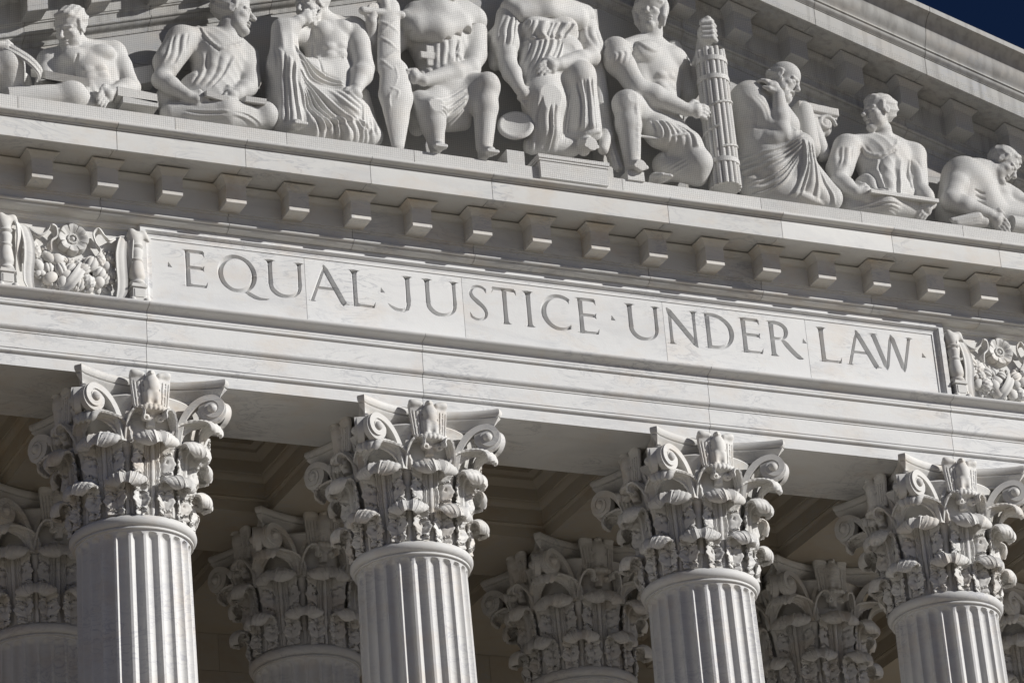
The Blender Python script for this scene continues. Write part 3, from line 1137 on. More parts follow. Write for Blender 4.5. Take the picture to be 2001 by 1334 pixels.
B0, CP = 1.430, 1.988
H_ = CP-B0
THK, THN = .043, .027      # half widths: thick and thin strokes
def line(a, b, w0, w1=None, n=2):
    a, b = np.array(a, float), np.array(b, float)
    t = np.linspace(0, 1, n)[:, None]
    return vcut(a+(b-a)*t, np.linspace(w0, w1 if w1 is not None else w0, n))
def stem(x, z0=B0, z1=CP, w=THK, dx=0.0, st=True, sb=True):
    """upright with waisted profile and bracketed serifs"""
    out = []
    n = 13
    t = np.linspace(0, 1, n)
    z = z0+(z1-z0)*t
    wid = w*(.84+.16*(2*t-1)**2)
    if sb:
        wid += w*.7*np.clip(1-t/.09, 0, 1)**2
    if st:
        wid += w*.7*np.clip(1-(1-t)/.09, 0, 1)**2
    out.append(vcut(np.stack([x+dx*t, z], 1), wid))
    if sb:
        out += serif(x, z0+.008, 1.0, w)
    if st:
        out += serif(x+dx, z1-.008, 1.0, w)
    return out
def serif(x, z, k=1.0, w=THK, left=True, right=True):
    o = []
    L = w+.045*k
    if left:
        o.append(vcut([(x+.01, z), (x-L*.6, z), (x-L, z)], [.015, .010, .002], 1.3))
    if right:
        o.append(vcut([(x-.01, z), (x+L*.6, z), (x+L, z)], [.015, .010, .002], 1.3))
    return o
def curve(f, t0, t1, n, w):
    t = np.linspace(t0, t1, n)
    return [vcut([f(a) for a in t], [w(a) for a in t])]
def arm(x0, x1, z, w=THN, tip=0.06, up=True, down=True):
    o = [line((x0, z), (x1-.012, z), w, w)]
    if down:
        o.append(vcut([(x1-.022, z+.004), (x1-.010, z-tip*.45), (x1+.004, z-tip)], [.024, .014, .002], 1.3))
    if up:
        o.append(vcut([(x1-.022, z-.004), (x1-.008, z+tip*.45), (x1+.010, z+tip)], [.024, .015, .002], 1.3))
    return o
def gl_E(x, top, mid, bot):
    o = stem(x, sb=False, st=False)
    o += serif(x, CP-.010, right=False)+serif(x, B0+.010, right=False)
    o += arm(x, top, CP-.022, up=False, tip=.075)
    o += arm(x, mid, 1.722, THN*.95, tip=.045)
    o += [vcut([(x, B0+.045), (x+.03, B0+.026), (x+.08, B0+.020), (bot-.05, B0+.022), (bot-.012, B0+.032)], [.03, .026, .020, .022, .024])]
    o += [vcut([(bot-.035, B0+.015), (bot-.012, B0+.05), (bot+.008, B0+.095)], [.022, .016, .002], 1.3)]
    return o
def gl_L(x, r):
    o = stem(x, sb=False)
    o += serif(x, B0+.010, right=False)
    o += [vcut([(x, B0+.045), (x+.03, B0+.026), (x+.08, B0+.020), (r-.05, B0+.022), (r-.012, B0+.032)], [.03, .026, .020, .022, .024])]
    o += [vcut([(r-.035, B0+.015), (r-.012, B0+.05), (r+.008, B0+.10)], [.022, .016, .002], 1.3)]
    return o
def gl_U(xl, xr):
    o = stem(xl, B0+.20, CP, sb=False)
    o += stem(xr, B0+.20, CP, THK*.80, sb=False)
    cx, rx = (xl+xr)/2, (xr-xl)/2
    o += curve(lambda a: (cx-rx*math.cos(a), B0+.215-.193*math.sin(a)**.9 if math.sin(a) > 0 else B0+.215), 0, math.pi, 21,
               lambda a: THK*.84 if a < .9 else (THK*.84-(THK*.84-THN)*math.sin(min(1, (a-.9)/1.0)*math.pi/2) if a < 1.9 else THN+(THK*.70-THN)*(a-1.9)/1.25))
    return o
def gl_A(l, ap, r):
    o = [vcut([(ap+.012, CP+.012), (ap-.02+.02*0, CP-.07), (l+.005, B0+.01)], [.014, THN, THN*1.1])]
    o += [vcut([(ap-.010, CP+.020), (ap+.02, CP-.05), (r-.02, B0+.03), (r+.005, B0+.01)], [.010, THK*.95, THK, THK])]
    o += serif(l+.005, B0+.010, .8, THN)+serif(r, B0+.010, .8, THK)
    t = .42
    xl_, xr_ = l+(ap-l)*.40, r+(ap-r)*.40
    o += [line((xl_, B0+.218), (xr_, B0+.218), THN*.85)]
    return o
def ell_pt(cx, cz, rx, rz, a):
    return (cx+rx*math.cos(a), cz+rz*math.sin(a))
LET = {}
letters = []
letters.append(gl_E(-5.579, -5.335, -5.345, -5.305))
# Q
cq, zq = -4.866, 1.709
q = curve(lambda a: ell_pt(cq, zq, .245, .258, a), 0, 2*math.pi*1.0, 49, lambda a: THN+(THK-THN)*abs(math.cos(a+.30))**1.3)
q += [vcut([(-4.765, 1.462), (-4.70, 1.425), (-4.62, 1.385), (-4.54, 1.366), (-4.46, 1.370), (-4.415, 1.382)], [.020, .030, .030, .022, .014, .003])]
letters.append(q)
letters.append(gl_U(-4.385, -3.955))
letters.append(gl_A(-3.795, -3.585, -3.300))
letters.append(gl_L(-3.140, -2.850))
# J
j = stem(-2.345, B0+.17, CP, sb=False)
j += [vcut([(-2.345, B0+.19), (-2.349, B0+.12), (-2.372, B0+.055), (-2.43, B0+.020), (-2.50, B0+.020), (-2.56, B0+.038), (-2.62, B0+.072), (-2.655, B0+.108)],
           [THK*.84, THK*.84, THK*.75, THN*1.1, THN, THN*.9, THN*.6, .003])]
letters.append(j)
letters.append(gl_U(-2.048, -1.640))
# S
def spl(P, n=60):
    P = np.array(P, float)
    t = np.arange(len(P)); tt = np.linspace(0, len(P)-1, n)
    out = []
    for a in tt:
        i = min(int(a), len(P)-2); u = a-i
        p0, p1, p2, p3 = P[max(i-1, 0)], P[i], P[i+1], P[min(i+2, len(P)-1)]
        out.append(.5*((2*p1)+(-p0+p2)*u+(2*p0-5*p1+4*p2-p3)*u*u+(-p0+3*p1-3*p2+p3)*u**3))
    return np.array(out)
sp = spl([(-1.152, 1.925), (-1.21, 1.962), (-1.285, 1.966), (-1.35, 1.935), (-1.383, 1.868), (-1.36, 1.795), (-1.285, 1.725), (-1.205, 1.655), (-1.165, 1.575),
          (-1.19, 1.495), (-1.26, 1.452), (-1.33, 1.455), (-1.40, 1.49)], 54)
sw = np.interp(np.linspace(0, 1, 54), [0, .15, .35, .5, .65, .85, 1], [.018, .021, .027, .037, .027, .021, .018])
letters.append([vcut(sp, sw), vcut([(-1.163, 1.935), (-1.155, 1.905), (-1.145, 1.872)], [.022, .015, .002], 1.3), vcut([(-1.395, 1.485), (-1.405, 1.52), (-1.415, 1.555)], [.022, .015, .002], 1.3)])
# T
tl = stem(-.868, st=False)
tl += [line((-1.045, CP-.021), (-.705, CP-.021), THN)]
tl += [vcut([(-1.035, CP-.018), (-1.05, CP-.055), (-1.066, CP-.098)], [.022, .014, .002], 1.3), vcut([(-.708, CP-.018), (-.695, CP-.055), (-.680, CP-.098)], [.022, .014, .002], 1.3)]
letters.append(tl)
letters.append(stem(-.500))
# C
c_ = curve(lambda a: ell_pt(-.015, zq, .255, .258, a), R(52), R(305), 39, lambda a: THN+(THK-THN)*max(0, -math.cos(a+.15))**1.2)
c_ += [vcut([(.118, 1.935), (.128, 1.900), (.138, 1.862)], [.022, .015, .002], 1.3), vcut([(.122, 1.482), (.135, 1.515), (.142, 1.545)], [.018, .013, .002], 1.3)]
letters.append(c_)
letters.append(gl_E(.313, .555, .550, .578))
letters.append(gl_U(1.095, 1.505))
# N
nl_ = stem(1.732, B0, CP-.05, THN*1.15, st=False)
nl_ += stem(2.118, B0+.03, CP, THN*1.15, sb=False)
nl_ += [vcut([(1.690, CP+.012), (1.73, CP-.045), (2.11, B0+.045), (2.148, B0-.016)], [.008, THK, THK, .006])]
letters.append(nl_)
# D
d_ = stem(2.338, sb=False, st=False)+serif(2.338, CP-.010, right=False)+serif(2.338, B0+.010, right=False)
d_ += [vcut(spl([(2.338, CP-.022), (2.43, CP-.020), (2.53, CP-.042), (2.63, CP-.105), (2.695, CP-.19), (2.715, 1.70), (2.69, 1.60), (2.62, 1.51), (2.53, 1.463), (2.44, 1.452), (2.338, 1.458)], 50),
            np.interp(np.linspace(0, 1, 50), [0, .2, .5, .8, 1], [THN, THN*1.15, THK, THN*1.15, THN]))]
letters.append(d_)
letters.append(gl_E(2.922, 3.182, 3.176, 3.205))
# R
r_l = stem(3.380, st=False)+serif(3.380, CP-.010, right=False)
r_l += [vcut(spl([(3.38, CP-.022), (3.47, CP-.020), (3.555, CP-.045), (3.612, CP-.105), (3.610, 1.80), (3.56, 1.735), (3.49, 1.712), (3.38, 1.716)], 36),
             np.interp(np.linspace(0, 1, 36), [0, .2, .5, .8, 1], [THN, THN*1.1, THK*.9, THN, THN*.9]))]
r_l += [vcut(spl([(3.525, 1.715), (3.60, 1.64), (3.68, 1.55), (3.76, 1.475), (3.82, 1.442), (3.865, 1.436)], 20), np.interp(np.linspace(0, 1, 20), [0, .2, .7, 1], [.016, THK, THK*.9, .003]))]
letters.append(r_l)
letters.append(gl_L(4.205, 4.500))
letters.append(gl_A(4.630, 4.802, 5.095))
# W
w_ = [vcut([(5.078, CP-.01), (5.10, CP-.06), (5.245, B0+.05), (5.262, B0-.016)], [THK, THK*.95, THK*.9, .006]),
      vcut([(5.262, B0-.010), (5.275, B0+.06), (5.365, CP-.06), (5.385, CP+.008)], [.008, THN, THN, .010]),
      vcut([(5.378, CP+.014), (5.405, CP-.05), (5.535, B0+.05), (5.552, B0-.016)], [.008, THK*.95, THK*.9, .006]),
      vcut([(5.552, B0-.010), (5.565, B0+.06), (5.680, CP-.05), (5.690, CP-.01)], [.008, THN, THN, THN*1.2])]
w_ += serif(5.078, CP-.010)+serif(5.690, CP-.010, .9, THN)
letters.append(w_)
for x in (-5.845, -2.735, .811, 3.903, 5.905):
    # triangular interpuncts
    z = 1.728
    e, d = .012, .045
    A = [(-.036, -.042), (.060, -.044), (-.014, .058)]
    V = [(x+a, -.05-e, z+b) for a, b in A]+[(x, -.05+d, z-.014)]
    letters.append([(V, [(0, 1, 2), (0, 3, 1), (1, 3, 2), (2, 3, 0)])])

dg = None
for a, b in zip(PANEL_X[:-1], PANEL_X[1:]):
    v, f = boxvf(a+.003, b-.003, -.05, .45, 1.044, 2.11)
    slab = obj("inscription_slab", mesh_from("inscription_slab", v, f, M_ARCH, smooth=False), ENT, label="marble panel slab with V-cut roman capital letters")
    cut = []
    for i, L_ in enumerate(letters):
        xs = [p[0] for V, F in L_ for p in V]
        if a < sum(xs)/len(xs) < b:
            cut += L_
    tmp = []
    for V, F in cut:
        me = mesh_from("cut", V, F, M_ARCH, smooth=False)
        tmp.append(me)
    cv, cf = join(*cut)
    cme = bpy.data.meshes.new("cut")
    cme.from_pydata(cv, [], cf)
    bm = bmesh.new(); bm.from_mesh(cme)
    bmesh.ops.recalc_face_normals(bm, faces=bm.faces)
    bm.to_mesh(cme); bm.free()
    co = bpy.data.objects.new("cut", cme)
    COL.objects.link(co)
    md = slab.modifiers.new("cut", 'BOOLEAN')
    md.operation = 'DIFFERENCE'
    md.solver = 'EXACT'
    md.use_self = True
    md.object = co
    bpy.context.view_layer.update()
    dg = bpy.context.evaluated_depsgraph_get()
    nm = bpy.data.meshes.new_from_object(slab.evaluated_get(dg))
    slab.modifiers.clear()
    old = slab.data
    slab.data = nm
    nm.name = "inscription_slab"
    bpy.data.objects.remove(co, do_unlink=True)
    for me in tmp+[old]:
        bpy.data.meshes.remove(me)

# ------------------------------------------------------------------ garland reliefs in the frieze
def lathe_y(prof, n=20):
    """(r, h) profile revolved about the Y axis, h towards the viewer (-Y)"""
    V, F = [], []
    m = len(prof)
    for i in range(n):
        a = 2*math.pi*i/n
        for r, h in prof:
            V.append((r*math.cos(a), -h, r*math.sin(a)))
    for i in range(n):
        j = (i+1) % n
        for k in range(m-1):
            F.append((i*m+k, j*m+k, j*m+k+1, i*m+k+1))
    return V, F

def rosette_mesh():
    n, m = 96, 26
    V, F = [], []
    for j in range(m):
        t = j/(m-1)
        for i in range(n):
            a = 2*math.pi*i/n
            pet = abs(math.cos(a*4))            # eight petals
            R_ = .215+.028*pet**.5
            r = R_*t
            if t < .14:
                h = .085+.02*math.cos(t/.14*math.pi/2)
            elif t < .24:
                h = .062
            elif t < .36:
                h = .10*1.0-.004*abs(math.cos(a*9))
            elif t < .40:
                h = .070
            else:
                u = (t-.40)/.60
                h = .075+.055*math.sin(u*math.pi*.62)-.055*max(0, u-.82)/.18
                h -= .045*math.exp(-(math.sin(a*4+math.pi/2*0)/.16)**2 if False else -((abs(math.cos(a*4)))/.14)**2)*u
                h -= .006*math.exp(-((abs(math.sin(a*4)))/.16)**2)*(1-abs(2*u-1))
            if j == m-1:
                h = -.01
            V.append((r*math.cos(a), -h, r*math.sin(a)))
    for j in range(m-1):
        for i in range(n):
            k = (i+1) % n
            F.append((j*n+i, j*n+k, (j+1)*n+k, (j+1)*n+i))
    return mesh_from("rosette", V, F, M_REL, 50)

def blob(rx, ry, rz, kind=0, n=32, m=18):
    """fruit / leaf / cone bodies: ellipsoid with carved segments"""
    V, F = [], []
    for j in range(m+1):
        th = math.pi*j/m
        for i in range(n):
            a = 2*math.pi*i/n
            k = 1.0
            if kind == 1:      # ribbed melon
                k = 1-.20*abs(math.cos(a*4))**8
            elif kind == 2:    # cone scales
                k = 1+.10*math.cos(a*6+(j//2 % 2)*math.pi)*math.sin(th)-.06*(j % 2)
            elif kind == 3:    # pomegranate crown
                k = 1+.5*max(0, 1-th/.45)*(.6+.4*math.cos(a*5))
            elif kind == 4:    # pod with a keel
                k = 1-.34*math.exp(-(math.sin(a)/.2)**2)*math.sin(th)
            s_ = math.sin(th)
            V.append((rx*s_*math.cos(a)*k, ry*s_*math.sin(a)*k, rz*math.cos(th)*k))
    for j in range(m):
        for i in range(n):
            q = (i+1) % n
            F.append((j*n+i, j*n+q, (j+1)*n+q, (j+1)*n+i))
    return mesh_from("fruit", V, F, M_REL, 60)

RM = {'ros': rosette_mesh(), 'melon': blob(1, 1, 1, 1), 'cone': blob(1, 1, 1, 2), 'pom': blob(1, 1, 1, 3), 'pod': blob(1, 1, 1, 4), 'plain': blob(1, 1, 1, 0)}

def ribbon_mesh(pts, wid, th=.02, lat=None, name="ribbon"):
    P = spl(pts, 48)
    n = len(P)
    w = np.interp(np.linspace(0, 1, n), np.linspace(0, 1, len(wid)), wid)
    if lat is None:
        tg = np.gradient(P, axis=0)
        L = np.cross(tg, np.array((0, -1.0, 0)))
        L /= np.linalg.norm(L, axis=1, keepdims=True)
    else:
        L = np.repeat(np.array(lat, float)[None], n, 0)
    v, f = ribbon(P, L, w, th, name, nu=7, extra=lambda U, V: .006*np.cos(U*math.pi*2))
    return mesh_from(name, v, f, M_REL, 50)

def baluster_mesh():
    # candelabrum-like post: square pedestal, turned shaft with spiral flutes, flame top
    prof = [(.045, .27), (.10, .275), (.112, .30), (.105, .325), (.085, .335), (.088, .355), (.106, .37), (.115, .42), (.108, .50), (.092, .58),
            (.080, .62), (.092, .635), (.092, .655), (.078, .67), (.085, .70), (.098, .76), (.092, .80), (.075, .82), (.098, .84), (.104, .855), (.098, .87), (.08, .88)]
    n = 28
    V, F = [], []
    for i in range(n):
        a = 2*math.pi*i/n
        for r, z in prof:
            if .36 < z < .6 or .68 < z < .8:
                r = r*(1-.05*abs(math.cos(a*4+z*16)))
            V.append((r*math.cos(a), r*math.sin(a), z))
    m = len(prof)
    for i in range(n):
        j = (i+1) % n
        for k in range(m-1):
            F.append((i*m+k, j*m+k, j*m+k+1, i*m+k+1))
    parts = [(V, F)]
    parts.append(boxvf(-.10, .10, -.10, .10, .0, .05))
    parts.append(boxvf(-.085, .085, -.085, .085, .05, .22))
    parts.append(boxvf(-.065, .065, -.094, -.08, .075, .195))
    parts.append(boxvf(-.108, .108, -.108, .108, .22, .245))
    parts.append(boxvf(-.095, .095, -.095, .095, .245, .275))
    for sx in (-1, 1):
        vv_, ff = revolve([(.001, -.045), (.04, -.03), (.05, 0), (.04, .03), (.001, .045)], 10)
        parts.append(([(a+sx*.10, b-.09, c+.02) for a, b, c in vv_], ff))
    # flame / wind-blown top
    S = Sdf((-.16, -.16, .84), (.22, .16, 1.13), .013)
    S.cone((0, 0, .86), (-.02, 0, .98), .085, .10, .04)
    S.cone((-.02, 0, .98), (.10, -.02, 1.04), .095, .06, .05)
    S.cone((.10, -.02, 1.04), (.17, -.03, .96), .055, .025, .03)
    S.cone((-.05, -.02, .95), (-.06, -.02, 1.07), .06, .05, .04)
    sv_, sf_ = S.mesh()
    parts.append((sv_, [tuple(q) for q in sf_]))
    v, f = join(*parts)
    return mesh_from("candelabrum", v, f, M_REL, 40)
ME['bal'] = baluster_mesh()

def garland(xc, label, mirror=1, seed=1):
    t = thing("garland_relief", label, "relief", (xc, .02, 1.048), "garland reliefs on the frieze")
    rg = random.Random(seed)
    def put(mesh, x, z, y=0.0, s=(1, 1, 1), rot=0, name="fruit", rx=0):
        o = obj(name, mesh, t, (x, -y, z), (rx, rot, 0))
        o.scale = s
        return o
    put(RM['ros'], 0, .885, 0, (.95, 1, .95), name="rosette")
    # swag of fruit: a thick shallow crescent packed with fruit, buds and leaves
    kinds = ['melon', 'pod', 'pom', 'cone', 'melon', 'pod', 'cone', 'pom', 'melon']
    placed = []
    def tryput(u, off, sz, y, name="fruit", kd=None):
        x, z = .555*u, .345+.20*u*u+off
        for (px_, pz_, ps) in placed:
            if (px_-x)**2+(pz_-z)**2 < (.62*(ps+sz))**2:
                return
        if x*x+(z-.885)**2 < (.235+sz*.6)**2 or z-sz < .03:
            return
        placed.append((x, z, sz))
        kd_ = kd or kinds[rg.randrange(len(kinds))]
        put(RM[kd_], x, z, y, (sz*rg.uniform(.85, 1.1), sz*.8, sz*rg.uniform(1.0, 1.25)), rg.uniform(-1.2, 1.2), name=name, rx=rg.uniform(-.3, .3))
    for k in range(260):
        tryput(rg.uniform(-1, 1), rg.uniform(-.17, .17), rg.uniform(.075, .105), .05+rg.uniform(0, .04))
    for k in range(420):
        tryput(rg.uniform(-1.03, 1.03), rg.uniform(-.21, .21), rg.uniform(.038, .055), .04+rg.uniform(0, .04))
    for k in range(500):
        tryput(rg.uniform(-1.05, 1.05), rg.uniform(-.23, .25), rg.uniform(.022, .03), .05, "berry", 'plain')
    for k in range(30):     # leaves round the edge of the swag
        u = -1+2*(k+.5)/30
        sg = 1 if k % 2 else -1
        x, z = .56*u, .345+.20*u*u+sg*rg.uniform(.17, .24)
        if x*x+(z-.885)**2 > .075 and z > .06:
            put(RM['pod'], x, z, .015, (.045, .02, .085), rg.uniform(-1.3, 1.3), name="leaf")
    # binding band across the swag
    b1 = ribbon_mesh([(-.16, -.07, .10), (-.06, -.16, .20), (.05, -.17, .36), (.14, -.10, .52)], [.06, .07, .07, .06])
    obj("binding_ribbon", b1, t)
    # long ribbons hanging at both ends
    for sx in (-1, 1):
        hang = ribbon_mesh([(sx*.74, -.05, 1.0), (sx*.69, -.12, .93), (sx*.645, -.16, .72), (sx*.64, -.17, .50), (sx*.655, -.15, .30), (sx*.645, -.13, .14), (sx*.60, -.10, .03)],
                           [.04, .065, .078, .08, .078, .075, .045], lat=(1, 0, 0))
        obj("hanging_ribbon", hang, t)
        back = ribbon_mesh([(sx*.88, -.10, 1.04), (sx*.80, -.15, .97), (sx*.76, -.14, .82), (sx*.77, -.10, .57), (sx*.73, -.05, .32)], [.03, .06, .08, .06, .02], lat=(.8, -.6*sx, 0))
        obj("hanging_ribbon", back, t)
    # fluttering ribbon ends either side of the rosette
    fl = ribbon_mesh([(-.60, -.05, .98), (-.50, -.10, .86), (-.40, -.12, .92), (-.36, -.14, 1.00), (-.27, -.12, .98), (-.24, -.08, .86), (-.33, -.10, .76), (-.30, -.06, .66)],
                     [.02, .05, .06, .065, .06, .055, .06, .03], lat=(.5, -.8, .33))
    obj("fluttering_ribbon", fl, t)
    fr_ = ribbon_mesh([(.62, -.05, .98), (.52, -.10, .90), (.44, -.12, .93), (.36, -.13, 1.02), (.30, -.12, .95), (.34, -.10, .82), (.40, -.10, .72), (.33, -.08, .62)],
                      [.02, .05, .06, .06, .055, .06, .06, .03], lat=(-.5, -.8, .33))
    obj("fluttering_ribbon", fr_, t)
    return t
garland(-7.2, "carved garland of fruit with rosette and ribbons left of the inscription", 1, 5)
garland(7.24, "carved garland of fruit with rosette and ribbons right of the inscription", 1, 9)
for x, lb in ((-6.325, "turned marble candelabrum carved beside the left end of the inscription panel"),
              (-8.15, "turned marble candelabrum at the far left edge of the frieze"),
              (6.41, "turned marble candelabrum carved beside the right end of the inscription panel")):
    o = obj("candelabrum", ME['bal'], None, (x, -.09, 1.048))
    tag(o, lb, "candelabrum", "candelabra on the frieze")

# ------------------------------------------------------------------ figure carving helpers
def nrm(v):
    v = np.array(v, float)
    return v/(np.linalg.norm(v)+1e-9)

def fig(a, b, h=.0125, m=.30, zlo=3.44):
    """carving block spanning two opposite corner points"""
    lo = np.minimum(a, b); hi = np.maximum(a, b)
    S = Sdf((lo[0]-m, -1.09, max(zlo, lo[2]-m)), (hi[0]+m, -.06, hi[2]+m), h)
    S.late = []
    return S

def surf_y(S, x, z):
    ix = int(np.clip(round((x-S.lo[0])/S.h), 0, S.n[0]-1)); iz = int(np.clip(round((z-S.lo[2])/S.h), 0, S.n[2]-1))
    col = S.f[ix, :, iz] < 0
    if not col.any():
        return None
    i = int(np.argmax(col))
    return float(S.ax[1][i])

def snapline(S, pts, n=12):
    P = spl(pts, n) if len(pts) > 2 else np.array([np.array(pts[0])+(np.array(pts[1])-np.array(pts[0]))*t for t in np.linspace(0, 1, n)])
    out = []
    for p in P:
        y = surf_y(S, p[0], p[2])
        if y is not None:
            out.append((p[0], y, p[2]))
    if len(out) < 5:
        return np.zeros((0, 3))
    out = np.array(out)
    # smooth the snapped depth
    t = np.linspace(0, 1, len(out))
    out[:, 1] = np.polyval(np.polyfit(t, out[:, 1], 3), t)
    return out

def ridge(S, pts, r=.03, lift=.5, k=.03, taper=True):
    P = snapline(S, pts)
    n = len(P)
    for i in range(n-1):
        t0, t1 = i/(n-1), (i+1)/(n-1)
        w0 = r*(.55+.45*math.sin(math.pi*min(1, t0*1.0+.12))) if taper else r
        w1 = r*(.55+.45*math.sin(math.pi*min(1, t1*1.0+.12))) if taper else r
        a = P[i]+np.array((0, r*(1-lift), 0)); b = P[i+1]+np.array((0, r*(1-lift), 0))
        S.cone(a, b, w0, w1, k)

def groove(S, pts, r=.018, k=.015, deep=.3):
    P = snapline(S, pts)
    for i in range(len(P)-1):
        S.cone(P[i]-np.array((0, r*deep, 0)), P[i+1]-np.array((0, r*deep, 0)), r, r, k, 's')

def folds(S, lineA, lineB, n=6, r=.032, lift=.55, k=.045, jit=.44, seed=1, sharp=.85, fade=(.12, .12, .25, .2)):
    """drapery: the front surface between two guide lines is pushed in and out in n irregular folds"""
    rg = random.Random(seed)
    NS, NT = 44, 16*n
    A = spl(lineA, NS)[:, (0, 2)] if len(lineA) > 2 else np.linspace(lineA[0], lineA[1], NS)[:, (0, 2)]
    B = spl(lineB, NS)[:, (0, 2)] if len(lineB) > 2 else np.linspace(lineB[0], lineB[1], NS)[:, (0, 2)]
    tt = np.linspace(0, 1, NT)
    P = A[:, None, :]*(1-tt[None, :, None])+B[:, None, :]*tt[None, :, None]
    # irregular fold spacing and height
    kn = [0]+[(i+rg.uniform(-jit, jit))/n for i in range(1, n)]+[1]
    ph = np.interp(tt, kn, np.arange(n+1))
    am = np.array([rg.uniform(.25, 1.25) for _ in range(n+1)])
    amp = r*1.25*np.interp(ph, np.arange(n+1)+.5, am)
    ss = np.linspace(0, 1, NS)
    wob = np.array([[rg.uniform(-1, 1) for _ in range(4)] for _ in range(2)])
    sh = .22*np.sin(ss*3.1+wob[0, 0]*3)+.10*np.sin(ss*7+wob[0, 1]*3)
    PH = ph[None, :]+sh[:, None]
    prof = np.abs(np.sin(math.pi*PH))**sharp*2-1
    ea = np.clip(ss/fade[2], 0, 1)*np.clip((1-ss)/fade[3], 0, 1)
    et = np.clip(tt/fade[0], 0, 1)*np.clip((1-tt)/fade[1], 0, 1)
    ea = ea*ea*(3-2*ea); et = et*et*(3-2*et)
    D = (prof*amp[None, :])*ea[:, None]*et[None, :]
    P2_ = P.reshape(-1, 2); D2 = D.reshape(-1)
    lo, hi = P2_.min(0), P2_.max(0)
    i0 = max(0, int((lo[0]-S.lo[0])/S.h)-1); i1 = min(S.n[0], int((hi[0]-S.lo[0])/S.h)+3)
    k0 = max(0, int((lo[1]-S.lo[2])/S.h)-1); k1 = min(S.n[2], int((hi[1]-S.lo[2])/S.h)+3)
    if i1-i0 < 2 or k1-k0 < 2:
        return
    # splat the patch onto the grid with normalised weights
    w = np.zeros((i1-i0, k1-k0)); dv = np.zeros_like(w)
    gx = (P2_[:, 0]-S.ax[0][i0])/S.h; gz = (P2_[:, 1]-S.ax[2][k0])/S.h
    bx, bz = np.floor(gx).astype(int), np.floor(gz).astype(int)
    for dx in (-1, 0, 1, 2):
        for dz in (-1, 0, 1, 2):
            xi, zi = bx+dx, bz+dz
            ok = (xi >= 0) & (zi >= 0) & (xi < w.shape[0]) & (zi < w.shape[1])
            ww = np.exp(-((gx-xi)**2+(gz-zi)**2)*1.1)
            np.add.at(w, (xi[ok], zi[ok]), ww[ok])
            np.add.at(dv, (xi[ok], zi[ok]), (ww*D2)[ok])
    d = np.where(w > .05, dv/(w+1e-9), 0)
    blk = S.f[i0:i1, :, k0:k1]
    ny = blk.shape[1]
    j = np.arange(ny)[None, :, None]+d[:, None, :]/S.h
    # only the front skin moves: fade with depth behind the first surface
    ins = blk < 0
    fi = np.where(ins.any(1), ins.argmax(1), ny)[:, None, :]
    fd = np.clip(1-(np.arange(ny)[None, :, None]-fi)*S.h/.30, 0, 1)
    j = np.arange(ny)[None, :, None]+(d[:, None, :]/S.h)*fd
    j = np.clip(j, 0, ny-1.001)
    jf = np.floor(j).astype(int); u = (j-jf).astype(np.float32)
    S.f[i0:i1, :, k0:k1] = np.take_along_axis(blk, jf, 1)*(1-u)+np.take_along_axis(blk, np.minimum(jf+1, ny-1), 1)*u

def fist(S, *a, **k):
    S.late.append(lambda: _fist(S, *a, **k))

def _fist(S, c, d, s=1.0):
    """closed hand around a vertical grip; d points to the viewer side"""
    c = np.array(c, float)
    S.ell(c, (.115*s, .11*s, .16*s), .03)
    for i in range(4):
        z = (.105-.07*i)*s
        S.chain([c+np.array((-.085*s, -.075*s, z+.01)), c+np.array((.02*s, -.125*s, z)), c+np.array((.095*s, -.07*s, z-.005))], [.036*s, .040*s, .032*s], .008)
    S.chain([c+np.array((-.06*s, -.06*s, .15*s)), c+np.array((.0, -.09*s, .185*s)), c+np.array((.07*s, -.07*s, .17*s))], [.045*s, .04*s, .03*s], .02)

